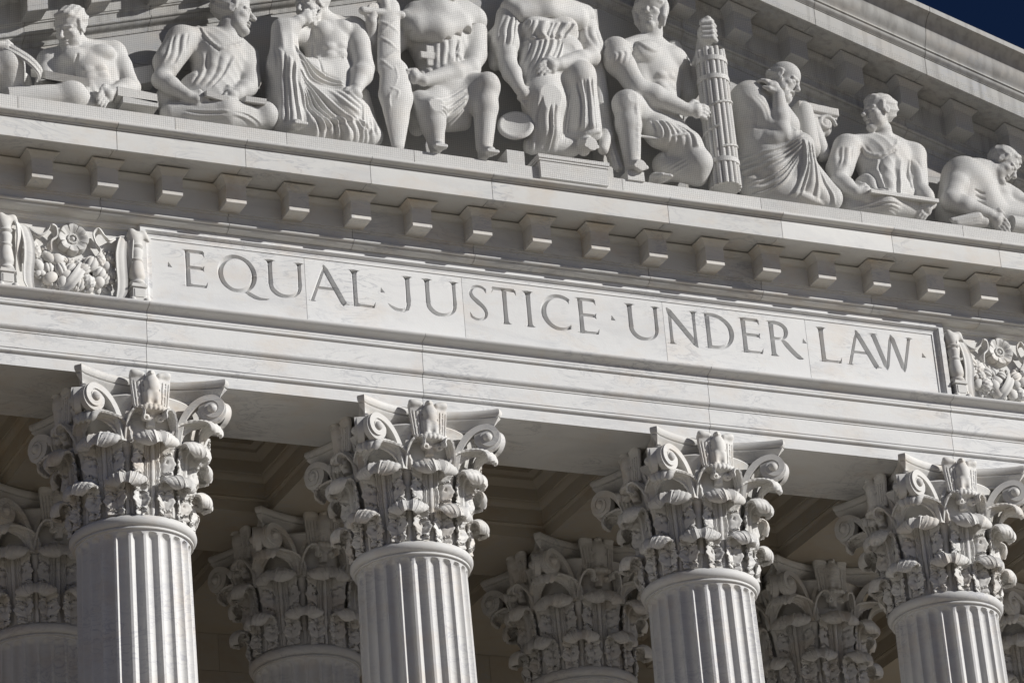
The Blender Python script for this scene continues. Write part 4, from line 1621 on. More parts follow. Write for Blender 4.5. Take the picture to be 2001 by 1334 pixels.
def head(S, c, hh, f, up=(0, 0, 1), hair=1, beard=0, helmet=0, bald=0, tousle=.014):
    c = np.array(c, float); f = nrm(f)
    r = nrm(np.cross(f, up)); u = np.cross(r, f)
    Mx = np.stack([r, f, u], 1)
    P = lambda a, b, d: c+hh*(a*r+b*f+d*u)
    q = hh
    S.ell(P(0, -.14, .26), (.60*q, .76*q, .66*q), .02, rot=Mx)
    S.ell(P(0, .16, -.20), (.49*q, .50*q, .68*q), .08*q, rot=Mx)
    S.cone(P(-.22, .22, -.55), P(0, .46, -.82), .24*q, .17*q, .12*q)
    S.cone(P(.22, .22, -.55), P(0, .46, -.82), .24*q, .17*q, .12*q)
    for s in (-1, 1):
        S.ell(P(s*.30, .42, -.20), (.17*q, .17*q, .15*q), .10*q)
        S.ell(P(s*.24, .76, -.04), (.17*q, .17*q, .105*q), .05*q, 's', rot=Mx)
        S.ell(P(s*.23, .53, -.05), (.13*q, .12*q, .085*q), .01, rot=Mx)
        S.cone(P(s*.08, .62, .13), P(s*.36, .50, .10), .085*q, .07*q, .05*q)
        S.ell(P(s*.60, -.04, -.06), (.07*q, .15*q, .21*q), .03*q, rot=Mx)
        S.ell(P(s*.67, .0, -.04), (.04*q, .08*q, .12*q), .02, 's', rot=Mx)
    S.cone(P(0, .60, .10), P(0, .86, -.24), .065*q, .095*q, .05*q)
    S.ell(P(0, .80, -.27), (.125*q, .10*q, .065*q), .04*q, rot=Mx)
    S.ell(P(0, .64, -.45), (.19*q, .10*q, .045*q), .03*q, rot=Mx)
    S.ell(P(0, .62, -.57), (.16*q, .10*q, .05*q), .03*q, rot=Mx)
    S.cone(P(-.19, .72, -.51), P(.19, .72, -.51), .018*q, .018*q, .012, 's')
    S.ell(P(0, .56, -.80), (.18*q, .15*q, .14*q), .08*q, rot=Mx)
    if hair and not bald:
        fl = [((r*.8+u*.5+f*.2), .085, tousle, .8, .3), ((u*.8-r*.6), .11, tousle*.8, .9, 1.1)]
        S.ell(P(0, -.22, .36), (.67*q, .80*q, .66*q), .03, rot=Mx, fold=fl)
        S.ell(P(0, .30, .62), (.48*q, .30*q, .24*q), .05*q, rot=Mx, fold=fl)
        for s in (-1, 1):
            S.cone(P(s*.56, .12, .30), P(s*.57, .14, -.02), .12*q, .05*q, .05*q)
    if bald:
        for s in (-1, 1):
            S.cone(P(s*.55, -.10, .12), P(s*.40, -.62, .0), .15*q, .18*q, .06*q, fold=[(u, .08, .012, .5, 0)])
        S.cone(P(-.2, -.72, .0), P(.2, -.72, 0), .18*q, .18*q, .08*q)
    if beard:
        fl = [((r*.9+u*.25), .075, .020, 1.0, .4)]
        S.ell(P(0, .44, -.82), (.42*q, .34*q, .42*q*beard), .08*q, rot=Mx, fold=fl)
        for s in (-1, 1):
            S.cone(P(s*.46, .12, -.30), P(s*.22, .46, -.70), .16*q, .22*q, .06*q, fold=fl)
            S.cone(P(s*.03, .74, -.44), P(s*.26, .62, -.58), .065*q, .04*q, .03*q)
        S.cone(P(-.12, .76, -.56), P(.12, .76, -.56), .03*q, .03*q, .015, 's')
    if helmet:
        S.ell(P(0, -.16, .38), (.80*q, .94*q, .74*q), .0, rot=Mx)
        S.cone(P(-.62, .42, .30), P(.62, .42, .30), .09*q, .09*q, .03)
        S.cone(P(-.50, .50, .34), P(0, .72, .42), .12*q, .12*q, .06*q)
        S.cone(P(.50, .50, .34), P(0, .72, .42), .12*q, .12*q, .06*q)
        for s in (-1, 1):
            S.cone(P(s*.66, .10, .25), P(s*.60, .26, -.42), .21*q, .16*q, .02)
            S.cone(P(s*.60, .26, -.42), P(s*.52, .12, -.74), .16*q, .10*q, .02)
        S.cone(P(0, -.75, .1), P(0, -.80, -.62), .32*q, .26*q, .15*q)

def hand(S, *a, **k):
    S.late.append(lambda: _hand(S, *a, **k))

def _hand(S, w, d, side, pn, s=1.0, curl=.35, spread=.5):
    """w wrist, d direction of fingers, side = direction of thumb, pn = palm normal (fingers curl towards it)"""
    w = np.array(w, float); d = nrm(d); side = nrm(side); pn = nrm(pn)
    L = .30*s
    S.cone(w, w+d*L*.42, .062*s, .080*s, .04)
    kn = w+d*L*.50
    S.cone(kn-side*.060*s, kn+side*.065*s, .045*s, .045*s, .03)
    for i, (o, ln) in enumerate(((.066, .88), (.024, 1.0), (-.020, .94), (-.062, .74))):
        a = kn+side*o*s
        dd = nrm(d+side*o*spread*2+pn*curl*.35)
        b = a+dd*.095*s*ln
        d2 = nrm(dd+pn*curl*1.1)
        e = b+d2*.070*s*ln
        d3 = nrm(d2+pn*curl*1.2)
        g_ = e+d3*.055*s*ln
        S.chain([a, b, e, g_], [.030*s, .028*s, .025*s, .019*s], .008)
    t0 = w+d*L*.18+side*.055*s
    t1 = t0+nrm(d*.55+side*.8+pn*.2)*.085*s
    t2 = t1+nrm(d*.9+side*.25+pn*(.2+curl*.6))*.075*s
    S.chain([t0, t1, t2], [.042*s, .033*s, .024*s], .02)

def arm(S, *a, **k):
    S.late.append(lambda: _arm(S, *a, **k))

def _arm(S, pts, r=(.15, .115, .125, .075), k=.05):
    """shoulder, elbow, wrist with muscle swell"""
    a, b, w = [np.array(p, float) for p in pts]
    S.cone(a, a+(b-a)*.35, r[0], r[0]*.92, k)
    S.cone(a+(b-a)*.35, b, r[0]*.92, r[1], k)
    S.cone(b, b+(w-b)*.35, r[1], r[2], k)
    S.cone(b+(w-b)*.35, w, r[2], r[3], k)

def leg(S, pts, r=(.27, .19, .165, .10), k=.06, knee=True):
    h, kn, an = [np.array(p, float) for p in pts]
    S.cone(h, kn, r[0], r[1], k)
    S.cone(kn, kn+(an-kn)*.35, r[1]*.92, r[2], k)
    S.cone(kn+(an-kn)*.35, an, r[2], r[3], k)
    if knee:
        S.ell(kn+np.array((0, -r[1]*.55, .02)), (r[1]*.62, r[1]*.5, r[1]*.7), .05)

def foot(S, *a, **k):
    S.late.append(lambda: _foot(S, *a, **k))

def _foot(S, an, d, s=1.0):
    an = np.array(an, float); d = nrm(d)
    sd = nrm(np.cross(d, (0, 0, 1)))
    S.cone(an, an+d*.16*s+np.array((0, 0, -.055*s)), .09*s, .075*s, .04)
    for i in range(5):
        o = (i-2)*.036*s
        a = an+d*.16*s+sd*o+np.array((0, 0, -.07*s))
        S.cone(a, a+d*(.13-.012*abs(i-1))*s, .030*s, .024*s, .012)
    S.cone(an, an-d*.07*s+np.array((0, 0, -.05*s)), .085*s, .07*s, .03)

def torso_bare(S, sl, sr, pel, nb, dep=.30, w=1.0):
    """muscled trunk: shoulders sl/sr, pelvis pel, neck base nb"""
    sl, sr, pel, nb = [np.array(p, float) for p in (sl, sr, pel, nb)]
    up = nrm(nb-pel); ax = sr-sl; W_ = np.linalg.norm(ax); rx = ax/W_
    fw = nrm(np.cross(up, rx))
    if fw[1] > 0:
        fw = -fw
    L = np.linalg.norm(nb-pel)
    ch = nb-up*L*.30
    Mx = np.stack([rx, fw, np.cross(rx, fw)], 1)
    S.ell(ch, (W_*.43*w, dep, L*.36), .06, rot=Mx)
    S.cone(ch-up*L*.15, pel, .30*w, .27*w, .10, sq=(1, 1.1, 1))
    S.cone(pel-rx*.13, pel+rx*.13, .25*w, .25*w, .10)
    S.cone(nb-rx*W_*.12, sl, .13, .16, .08)
    S.cone(nb+rx*W_*.12, sr, .13, .16, .08)
    for s, sh in ((-1, sl), (1, sr)):
        S.ell(sh, (.185*w, .175*w, .20*w), .05)
        S.ell(ch+rx*s*W_*.215+fw*dep*.62+up*L*.055, (W_*.215, .135, L*.155), .035, rot=Mx)
        # lats
        S.cone(ch+rx*s*W_*.36+up*.02, pel+rx*s*.20+up*L*.12, .14, .12, .08)
    for j in range(3):
        for s in (-1, 1):
            S.ell(ch-up*L*(.25+.13*j)+rx*s*.085+fw*(dep*.72-.02*j), (.095, .07, .066), .03, rot=Mx)
    return ch, fw, up, rx, L, W_

def torso_cloth(S, sl, sr, pel, nb, dep=.32, fold=None, w=1.0):
    sl, sr, pel, nb = [np.array(p, float) for p in (sl, sr, pel, nb)]
    up = nrm(nb-pel); ax = sr-sl; W_ = np.linalg.norm(ax); rx = ax/W_
    L = np.linalg.norm(nb-pel)
    fw = nrm(np.cross(up, rx))
    if fw[1] > 0:
        fw = -fw
    Mx = np.stack([rx, fw, np.cross(rx, fw)], 1)
    ch = nb-up*L*.32
    S.ell(ch, (W_*.46*w, dep, L*.40), .06, rot=Mx, fold=fold)
    S.cone(ch-up*L*.1, pel, .34*w, .34*w, .12, fold=fold)
    S.cone(pel-rx*.2, pel+rx*.2, .30, .30, .1, fold=fold)
    for s, sh in ((-1, sl), (1, sr)):
        S.cone(nb+rx*s*W_*.10, sh, .14, .17, .08)
    return ch, fw, up, rx, L, W_

def emboss(S, c, hx, hz, t=.022):
    y = surf_y(S, c[0], c[2])
    if y is not None:
        S.box((c[0], y+.02, c[2]), (hx, .02+t, hz), .006, rnd=.006)

def carve(name, S, mat=None):
    V, F = S.mesh()
    return V, F

STATG = "carved figures in the pediment"
def statue(name, label, S, base, parts=()):
    """body mesh under an Empty; parts = [(name, Sdf or (V,F))]"""
    t = thing(name, label, "statue", base, STATG)
    b = np.array(base)
    for fn_ in S.late:
        fn_()
    V, F = S.mesh()
    obj("body", np_mesh("body", V-b, F, M_STAT), t)
    for pn_, p in parts:
        if isinstance(p, Sdf):
            V, F = p.mesh()
            obj(pn_, np_mesh(pn_, V-b, F, M_STAT), t)
        else:
            V, F = p
            obj(pn_, mesh_from(pn_, np.array(V)-b, F, M_STAT, 40), t)
    return t

def slab(c, ex, ey, ez, bevel=0):
    """oriented box from centre and three half-extent vectors"""
    c, ex, ey, ez = [np.array(v, float) for v in (c, ex, ey, ez)]
    V = [c+a*ex+b*ey+d*ez for a in (-1, 1) for b in (-1, 1) for d in (-1, 1)]
    F = [(0, 1, 3, 2), (4, 6, 7, 5), (0, 4, 5, 1), (2, 3, 7, 6), (0, 2, 6, 4), (1, 5, 7, 3)]
    return V, F

# ------------------------------------------------------------------ the carved figures, left to right
# ---- reclining youth at the left
S = fig((-8.010, -0.500, 3.563), (-6.223, -0.500, 5.495))
ch, fw, up, rx, L, W_ = torso_bare(S, (-7.554, -0.360, 4.435), (-6.673, -0.460, 4.648), (-6.903, -0.520, 3.849), (-7.144, -0.460, 4.634), .27, .9)
S.cone((-7.141, -0.480, 4.613), (-7.274, -0.560, 4.749), .155, .14, .05)
head(S, (-7.328, -0.620, 4.831), .325, (-.72, -.50, -.48), (.0, -.2, 1), tousle=.014)
arm(S, [(-6.644, -0.460, 4.607), (-6.484, -0.600, 4.058), (-6.806, -0.840, 3.826)], (.165, .125, .135, .085))
hand(S, (-6.806, -0.840, 3.826), (-.75, -.25, -.55), (-.5, -.2, .7), (.1, .3, -1), 1.05, .55)
arm(S, [(-7.576, -0.360, 4.387), (-7.686, -0.450, 3.945), (-7.527, -0.700, 3.792)], (.15, .115, .12, .08))
S.cone((-8.295, -0.720, 3.556), (-7.455, -0.780, 3.690), .15, .175, .06)
S.ell((-7.401, -0.800, 3.725), (.22, .20, .19), .06)
S.cone((-7.355, -0.780, 3.687), (-7.170, -0.700, 3.648), .17, .12, .06)
S.cone((-7.111, -0.620, 4.074), (-7.021, -0.800, 3.639), .06, .05, .04)
S.cone((-7.168, -0.660, 3.956), (-7.123, -0.800, 3.602), .05, .06, .04)
groove(S, [(-7.279, -0.700, 4.382), (-7.293, -0.700, 4.247), (-7.270, -0.700, 4.007)], .014)
bk = [slab((-6.514, -0.780, 3.770), np.array((.28, .0, -.02)), np.array((0, .16, 0)), np.array((0, 0, .07))),
      slab((-6.474, -0.800, 3.666), np.array((.25, .0, -.0)), np.array((0, .14, 0)), np.array((0, 0, .045)))]
op = slab((-7.555, -0.800, 3.943), np.array((.30, -.02, -.03)), np.array((.05, -.16, -.09)), np.array((-.01, -.03, .045)))
blk = slab((-6.227, -0.300, 4.392), np.array((.14, 0, .05)), np.array((0, .14, 0)), np.array((-.03, 0, .12)))
statue("reclining_youth_statue", "carved bare-chested youth reclining at the left, head bowed, one hand on books", S, (-7.104, -0.500, 3.675),
       [("book", bk[0]), ("book", bk[1]), ("tablet", op), ("block", blk)])

# ---- figure cut off by the left edge: knee, hand and unrolled scroll
S = fig((-9.135, -0.500, 3.547), (-7.620, -0.500, 4.772))
leg(S, [(-8.940, -0.450, 3.886), (-8.256, -0.720, 4.043), (-8.153, -0.620, 3.718)], (.26, .23, .19, .16))
S.cone((-8.923, -0.400, 4.003), (-8.854, -0.400, 4.719), .34, .36, .1)
arm(S, [(-8.775, -0.400, 4.643), (-8.723, -0.600, 4.123), (-8.404, -0.800, 4.283)], (.16, .12, .12, .075))
hand(S, (-8.430, -0.820, 4.279), (.8, -.1, -.2), (.2, 0, 1), (.2, .2, -1), 1.0, .6)
head(S, (-8.953, -0.550, 4.930), .32, (.4, -.8, -.3))
S.cone((-8.869, -0.450, 4.689), (-8.921, -0.500, 4.830), .15, .14, .05)
sc = spl([(-8.313, -0.860, 4.265), (-8.188, -0.930, 4.159), (-8.025, -0.970, 4.031), (-7.905, -0.960, 3.901), (-7.904, -0.900, 3.835)], 30)
v, f = ribbon(sc, np.repeat(nrm((.35, .25, .75))[None], 30, 0), np.full(30, .085), .03, "scroll", nu=15, extra=lambda U, V: .010*np.cos(U*math.pi*4))
S.cone((-8.002, -0.600, 3.949), (-7.939, -0.600, 3.673), .10, .10, .05)
statue("scroll_bearer_statue", "knee and hand of a carved figure with an unrolling scroll at the left edge", S, (-8.306, -0.500, 3.649), [("scroll", (v, f))])

# ---- seated man in a tunic looking right
S = fig((-6.129, -0.500, 3.621), (-4.210, -0.500, 6.011))
fl = [((.75, 0, .66), .16, 0.0072, 1.2, .5)]
ch, fw, up, rx, L, W_ = torso_cloth(S, (-5.711, -0.500, 4.997), (-4.726, -0.440, 4.900), (-5.278, -0.500, 4.149), (-5.035, -0.420, 5.159), .30, fl)
S.cone((-5.020, -0.460, 5.094), (-4.978, -0.520, 5.319), .165, .145, .05)
head(S, (-4.912, -0.550, 5.508), .345, (.90, -.42, -.12), (-.06, 0, 1), tousle=.014)
# left sleeve, arm
S.cone((-5.673, -0.480, 4.979), (-5.944, -0.580, 4.543), .22, .20, .08)
arm(S, [(-5.921, -0.600, 4.536), (-6.068, -0.660, 4.212), (-5.754, -0.820, 3.929)], (.155, .125, .125, .08))
hand(S, (-5.754, -0.820, 3.929), (.80, -.15, -.35), (.3, -.3, .8), (.3, .3, -.6), 1.05, .55)
# right sleeve, arm
S.cone((-4.737, -0.460, 4.841), (-4.750, -0.560, 4.467), .185, .17, .08)
arm(S, [(-4.758, -0.580, 4.455), (-4.803, -0.680, 4.282), (-5.021, -0.820, 4.084)], (.13, .12, .115, .08))
hand(S, (-5.011, -0.820, 4.086), (-.75, -.2, -.55), (-.3, 0, .9), (.2, .4, -.6), 1.05, .5)
# crossed legs under cloth
S.cone((-5.912, -0.600, 3.733), (-5.238, -0.800, 3.750), .17, .19, .08)
S.cone((-5.194, -0.800, 3.801), (-4.926, -0.750, 3.800), .19, .16, .08)
S.cone((-5.152, -0.780, 3.662), (-4.580, -0.720, 3.800), .14, .17, .08)
S.ell((-4.606, -0.740, 3.842), (.17, .2, .19), .06)
S.cone((-5.889, -0.450, 4.039), (-5.287, -0.500, 3.968), .2, .3, .1)
folds(S, [(-5.799, -0.700, 4.816), (-5.743, -0.800, 4.500), (-5.840, -0.800, 4.172)], [(-4.885, -0.700, 4.688), (-5.125, -0.800, 4.371), (-5.389, -0.800, 4.062)], 6, .022, .5, seed=3)
folds(S, [(-5.876, -0.700, 4.962), (-5.990, -0.700, 4.696), (-6.104, -0.700, 4.431)], [(-5.624, -0.700, 5.002), (-5.700, -0.700, 4.696), (-5.857, -0.700, 4.402)], 3, .026, seed=91, fade=(.1,.1,.2,.05))
folds(S, [(-5.811, -0.900, 3.723), (-5.521, -0.950, 3.718), (-5.193, -0.900, 3.704)], [(-5.899, -0.900, 3.577), (-5.632, -0.950, 3.524), (-5.283, -0.900, 3.558)], 3, .022, seed=92)
folds(S, [(-5.108, -0.900, 3.761), (-4.879, -0.900, 3.751), (-4.613, -0.900, 3.656)], [(-5.197, -0.900, 3.637), (-4.990, -0.900, 3.623), (-4.701, -0.900, 3.577)], 5, .036, .55, seed=4)
ridge(S, [(-5.444, -0.600, 5.212), (-5.376, -0.700, 4.951), (-5.234, -0.750, 4.776), (-4.981, -0.700, 4.877), (-4.810, -0.600, 5.027)], .028, .7)
groove(S, [(-5.456, -0.600, 5.175), (-5.398, -0.700, 4.925), (-5.257, -0.750, 4.734)], .016)
ridge(S, [(-5.908, -0.700, 4.417), (-5.851, -0.700, 4.313), (-5.927, -0.700, 4.212)], .03, .7)
bkl = slab((-5.397, -0.860, 3.917), np.array((.16, 0, -.03)), np.array((.02, -.13, -.03)), np.array((0, -.01, .035)))
bk2 = slab((-4.834, -0.860, 3.946), np.array((.15, 0, .00)), np.array((.02, -.11, -.02)), np.array((0, -.01, .035)))
statue("tunic_man_statue", "carved seated man in loose tunic turning his head right, book on his crossed legs", S, (-5.257, -0.500, 3.704), [("book", bkl), ("book", bk2)])

# ---- bearded bare-chested man, hand to chin, draped legs
S = fig((-4.453, -0.500, 3.673), (-2.653, -0.500, 6.380))
ch, fw, up, rx, L, W_ = torso_bare(S, (-3.790, -0.460, 5.402), (-3.071, -0.460, 5.589), (-3.464, -0.500, 4.670), (-3.469, -0.440, 5.640), .31, 1.0)
S.cone((-3.488, -0.460, 5.616), (-3.670, -0.550, 5.744), .17, .15, .05)
head(S, (-3.772, -0.620, 5.771), .335, (-.88, -.42, -.25), (.0, -.1, 1), beard=.9)
S.ell((-3.097, -0.560, 5.498), (.2, .19, .21), .05)
arm(S, [(-3.099, -0.600, 5.414), (-3.078, -0.740, 4.805), (-3.273, -0.900, 4.403)], (.185, .145, .155, .095))
hand(S, (-3.273, -0.900, 4.403), (-.30, -.2, -.85), (-.9, -.1, .1), (-.1, .4, 0), 1.1, .35)
# raised left arm wrapped in cloth, hand at the beard
arm(S, [(-3.791, -0.460, 5.381), (-4.254, -0.720, 5.205), (-4.056, -0.800, 5.377)], (.165, .14, .13, .09))
hand(S, (-4.046, -0.800, 5.389), (.7, -.05, .35), (.1, -.3, 1), (.2, .3, .2), 1.0, .8)
fl = [((1, .2, .0), .13, 0.0081, .8, 0)]
S.cone((-4.261, -0.720, 5.265), (-4.285, -0.700, 4.681), .16, .21, .08, fold=fl)
S.cone((-4.196, -0.700, 5.266), (-4.168, -0.660, 4.802), .13, .16, .08)
# draped legs
S.cone((-3.522, -0.450, 4.667), (-4.210, -0.740, 4.589), .28, .23, .12)
S.cone((-4.248, -0.720, 4.635), (-4.233, -0.740, 3.840), .22, .20, .12)
S.cone((-3.458, -0.480, 4.641), (-3.406, -0.700, 4.084), .30, .26, .12)
S.cone((-3.403, -0.700, 4.125), (-3.296, -0.720, 3.827), .24, .16, .12)
S.cone((-3.802, -0.520, 4.608), (-3.805, -0.620, 3.906), .28, .24, .15)
S.cone((-4.261, -0.500, 4.793), (-4.290, -0.500, 3.897), .2, .2, .12)
S.cone((-3.031, -0.550, 4.504), (-2.979, -0.600, 3.835), .09, .13, .08)
S.cone((-4.326, -0.700, 3.757), (-3.938, -0.740, 3.723), .17, .20, .12)
S.cone((-3.938, -0.740, 3.723), (-3.433, -0.760, 3.726), .20, .20, .12)
S.cone((-3.433, -0.760, 3.726), (-3.007, -0.660, 3.779), .20, .16, .12)
S.cone((-4.083, -0.700, 4.225), (-3.517, -0.740, 4.087), .22, .22, .14)
folds(S, [(-4.160, -0.800, 5.053), (-3.923, -0.800, 4.703), (-3.440, -0.850, 4.486)], [(-4.117, -0.850, 4.625), (-3.866, -0.850, 4.380), (-3.449, -0.850, 4.332)], 3, .040, seed=5, fade=(.05, .1, .1, .1))
folds(S, [(-4.140, -0.900, 4.554), (-3.801, -0.900, 4.202), (-3.233, -0.900, 3.843)], [(-4.171, -0.900, 4.347), (-4.087, -0.900, 3.838), (-4.010, -0.900, 3.529)], 6, .046, seed=6, fade=(.05, .1, .12, .08))
folds(S, [(-3.450, -0.900, 4.336), (-3.322, -0.900, 4.234), (-3.212, -0.900, 4.169)], [(-3.795, -0.900, 4.304), (-3.543, -0.900, 4.059), (-3.230, -0.900, 3.884)], 3, .030, seed=7)
folds(S, [(-4.476, -0.800, 5.003), (-4.487, -0.800, 4.434), (-4.562, -0.800, 3.720)], [(-4.176, -0.900, 4.589), (-4.166, -0.900, 4.107), (-4.098, -0.900, 3.636)], 5, .040, seed=8, fade=(.08, .1, .12, .05))
folds(S, [(-3.243, -0.800, 4.258), (-3.220, -0.800, 4.018), (-3.279, -0.800, 3.687)], [(-3.049, -0.800, 4.287), (-2.953, -0.800, 3.997), (-2.933, -0.800, 3.717)], 4, .036, seed=9, fade=(.08, .1, .12, .05))
folds(S, [(-4.011, -0.900, 3.849), (-4.003, -0.900, 3.650), (-4.015, -0.900, 3.449)], [(-3.092, -0.900, 3.944), (-3.009, -0.900, 3.755), (-2.963, -0.900, 3.581)], 9, .036, seed=10, fade=(.05, .05, .35, .02))
groove(S, [(-3.762, -0.800, 5.157), (-3.769, -0.800, 4.890)], .016)
groove(S, [(-3.770, -0.800, 4.869), (-3.607, -0.800, 4.878), (-3.392, -0.800, 4.939)], .015)
groove(S, [(-3.772, -0.800, 4.828), (-3.765, -0.800, 4.626), (-3.704, -0.800, 4.533)], .014)
foot(S, (-4.272, -0.820, 3.682), (.25, -1, 0), 1.0)
S.cone((-3.198, -0.660, 4.095), (-3.081, -0.700, 3.768), .2, .15, .1)
statue("bearded_thinker_statue", "carved bearded man with bare chest, hand at his chin, legs wrapped in drapery", S, (-3.593, -0.500, 3.797))

# ---- knight in a cape with a sheathed sword
S = fig((-2.764, -0.500, 3.574), (-0.647, -0.500, 7.167))
fl = [((.8, .1, .5), .17, 0.0054, 1.0, .2)]
ch, fw, up, rx, L, W_ = torso_cloth(S, (-2.272, -0.440, 5.675), (-1.220, -0.460, 5.875), (-1.789, -0.480, 4.812), (-1.724, -0.420, 6.006), .33, fl)
S.cone((-1.723, -0.440, 5.995), (-1.720, -0.520, 6.226), .18, .16, .05)
head(S, (-1.720, -0.560, 6.448), .345, (.05, -.95, .05), beard=.5)
# scalloped cape collar, a separate garment
CAPE = Sdf(np.minimum((-2.484, -0.500, 5.400), (-1.018, -0.500, 6.352))-np.array((.15, .6, .1)), np.maximum((-2.484, -0.500, 5.400), (-1.018, -0.500, 6.352))+np.array((.15, .35, .2)), .0145)
CAPE.cone((-2.240, -0.500, 5.784), (-1.781, -0.520, 5.941), .22, .30, .10)
CAPE.cone((-1.781, -0.520, 5.941), (-1.227, -0.500, 6.010), .30, .22, .10)
CAPE.cone((-2.169, -0.680, 5.612), (-1.889, -0.720, 5.613), .19, .20, .12)
CAPE.cone((-1.889, -0.720, 5.613), (-1.524, -0.680, 5.757), .20, .19, .12)
CAPE.cone((-2.084, -0.450, 6.016), (-1.334, -0.450, 6.169), .18, .18, .10)
for q_ in ((-2.384, -0.660, 5.511), (-2.321, -0.780, 5.387), (-2.206, -0.840, 5.330), (-2.072, -0.870, 5.318), (-1.927, -0.880, 5.346), (-1.770, -0.870, 5.410), (-1.606, -0.830, 5.514), (-1.437, -0.760, 5.645), (-1.262, -0.660, 5.799)):
    CAPE.cone(np.array(q_)+np.array((0, -.25, -.05)), np.array(q_)+np.array((0, .12, -.05)), .105, .105, .004, 's')
# emblem cross on the tunic
folds(S, [(-2.277, -0.800, 5.351), (-2.203, -0.800, 5.280), (-2.156, -0.800, 5.121)], [(-2.325, -0.800, 5.219), (-2.316, -0.800, 5.076), (-2.310, -0.800, 4.891)], 4, .036, seed=11)
folds(S, [(-1.620, -0.800, 5.435), (-1.674, -0.800, 5.238), (-1.727, -0.800, 5.064)], [(-1.502, -0.800, 5.411), (-1.599, -0.800, 5.188), (-1.671, -0.800, 5.031)], 3, .036, seed=12)
folds(S, [(-2.352, -0.800, 4.843), (-2.009, -0.800, 4.979), (-1.707, -0.800, 5.067)], [(-2.358, -0.800, 4.760), (-2.017, -0.800, 4.874), (-1.694, -0.800, 4.986)], 4, .030, seed=13, fade=(.1,.1,.1,.1))
ridge(S, [(-2.451, -0.800, 4.828), (-2.241, -0.850, 4.772), (-1.943, -0.850, 4.828), (-1.617, -0.800, 4.956)], .03, .7, .02, False)
folds(S, [(-2.318, -0.800, 5.324), (-2.339, -0.850, 5.045), (-2.322, -0.850, 4.739)], [(-1.494, -0.800, 5.517), (-1.580, -0.850, 5.205), (-1.641, -0.850, 4.926)], 7, .024, seed=16, fade=(.06, .06, .05, .1))
emboss(S, (-1.994, -0.800, 5.188), .10, .17)
emboss(S, (-1.995, -0.800, 5.178), .20, .055)
# right sleeve and forearm across the body
S.cone((-1.213, -0.480, 5.822), (-1.280, -0.560, 5.410), .20, .20, .08)
arm(S, [(-1.279, -0.580, 5.399), (-1.407, -0.700, 5.074), (-2.241, -0.880, 4.673)], (.16, .135, .145, .085))
hand(S, (-2.242, -0.880, 4.669), (-.95, -.05, .20), (-.1, -.2, 1), (-.2, .5, -.2), 1.05, .6)
ridge(S, [(-1.635, -0.800, 5.234), (-1.521, -0.850, 5.193), (-1.314, -0.800, 5.284)], .035, .6, .02, False)
# left arm behind the sword
S.cone((-2.295, -0.420, 5.662), (-2.767, -0.480, 5.138), .19, .16, .08)
arm(S, [(-2.728, -0.480, 5.144), (-2.870, -0.550, 5.187), (-2.948, -0.800, 5.535)], (.14, .12, .12, .08))
hand(S, (-2.946, -0.820, 5.534), (.1, -.1, 1), (-.9, -.1, .1), (.7, .2, .2), 1.0, .9)
# legs
leg(S, [(-1.847, -0.500, 4.668), (-2.162, -0.860, 4.174), (-2.100, -0.840, 3.716)], (.28, .215, .18, .12))
leg(S, [(-1.581, -0.500, 4.791), (-1.265, -0.860, 4.730), (-1.364, -0.840, 3.761)], (.28, .20, .175, .12))
foot(S, (-2.105, -0.840, 3.655), (-.1, -1, -.1), 1.0)
foot(S, (-1.361, -0.840, 3.680), (.1, -1, -.1), 1.0)
# tunic skirt slung between the knees, notched hem
S.cone((-2.280, -0.780, 4.372), (-1.841, -0.660, 4.337), .17, .15, .10)
S.cone((-1.841, -0.660, 4.337), (-1.492, -0.720, 4.605), .15, .17, .10)
S.cone((-1.748, -0.600, 4.712), (-1.667, -0.620, 4.343), .25, .18, .12)
S.cone((-2.289, -0.620, 4.415), (-2.221, -0.500, 4.119), .12, .12, .08)
S.cone((-1.789, -0.600, 4.171), (-1.547, -0.600, 4.248), .10, .12, .08)
folds(S, [(-2.430, -0.900, 4.327), (-2.097, -0.900, 4.356), (-1.559, -0.900, 4.725)], [(-2.302, -0.900, 4.224), (-1.887, -0.900, 4.041), (-1.592, -0.900, 4.309)], 5, .038, seed=14, fade=(.06, .06, .1, .1))
# the sword: scabbard, straps, cross guard
W1 = Sdf(np.minimum((-3.127, -0.900, 3.417), (-2.254, -0.900, 5.967))-np.array((.15, .35, .1)), np.maximum((-2.995, -0.600, 3.590), (-2.113, -0.600, 6.201))+np.array((.15, .2, .2)), .0145)
W1.cone((-2.655, -0.800, 5.832), (-2.732, -0.820, 4.815), .165, .175, .02, sq=(1, 1.6, 1))
W1.cone((-2.647, -0.820, 4.787), (-2.664, -0.840, 4.364), .215, .255, .03, sq=(1, 1.9, 1))
W1.cone((-2.664, -0.840, 4.364), (-2.697, -0.860, 3.600), .255, .10, .03, sq=(1, 1.9, 1))
W1.cone((-3.089, -0.860, 5.676), (-2.483, -0.840, 5.712), .06, .055, .03)
W1.ell((-2.759, -0.840, 5.981), (.12, .10, .12), .03)
W1.cone((-2.740, -0.840, 5.963), (-2.715, -0.840, 5.758), .075, .075, .02)
for a_, b_ in (((-2.867, -0.900, 5.306), (-2.552, -0.900, 5.647)), ((-2.859, -0.900, 5.287), (-2.610, -0.900, 5.078)), ((-2.909, -0.900, 4.826), (-2.609, -0.900, 5.099)), ((-2.884, -0.900, 4.912), (-2.729, -0.900, 4.762)), ((-2.850, -0.900, 5.557), (-2.589, -0.900, 5.392))):
    ridge(W1, [a_, b_], .020, .7, .015, False)
ridge(W1, [(-2.680, -0.950, 4.794), (-2.662, -0.950, 4.633), (-2.733, -0.950, 4.438), (-2.811, -0.950, 4.284), (-2.795, -0.950, 4.104)], .018, .8, .01, False)
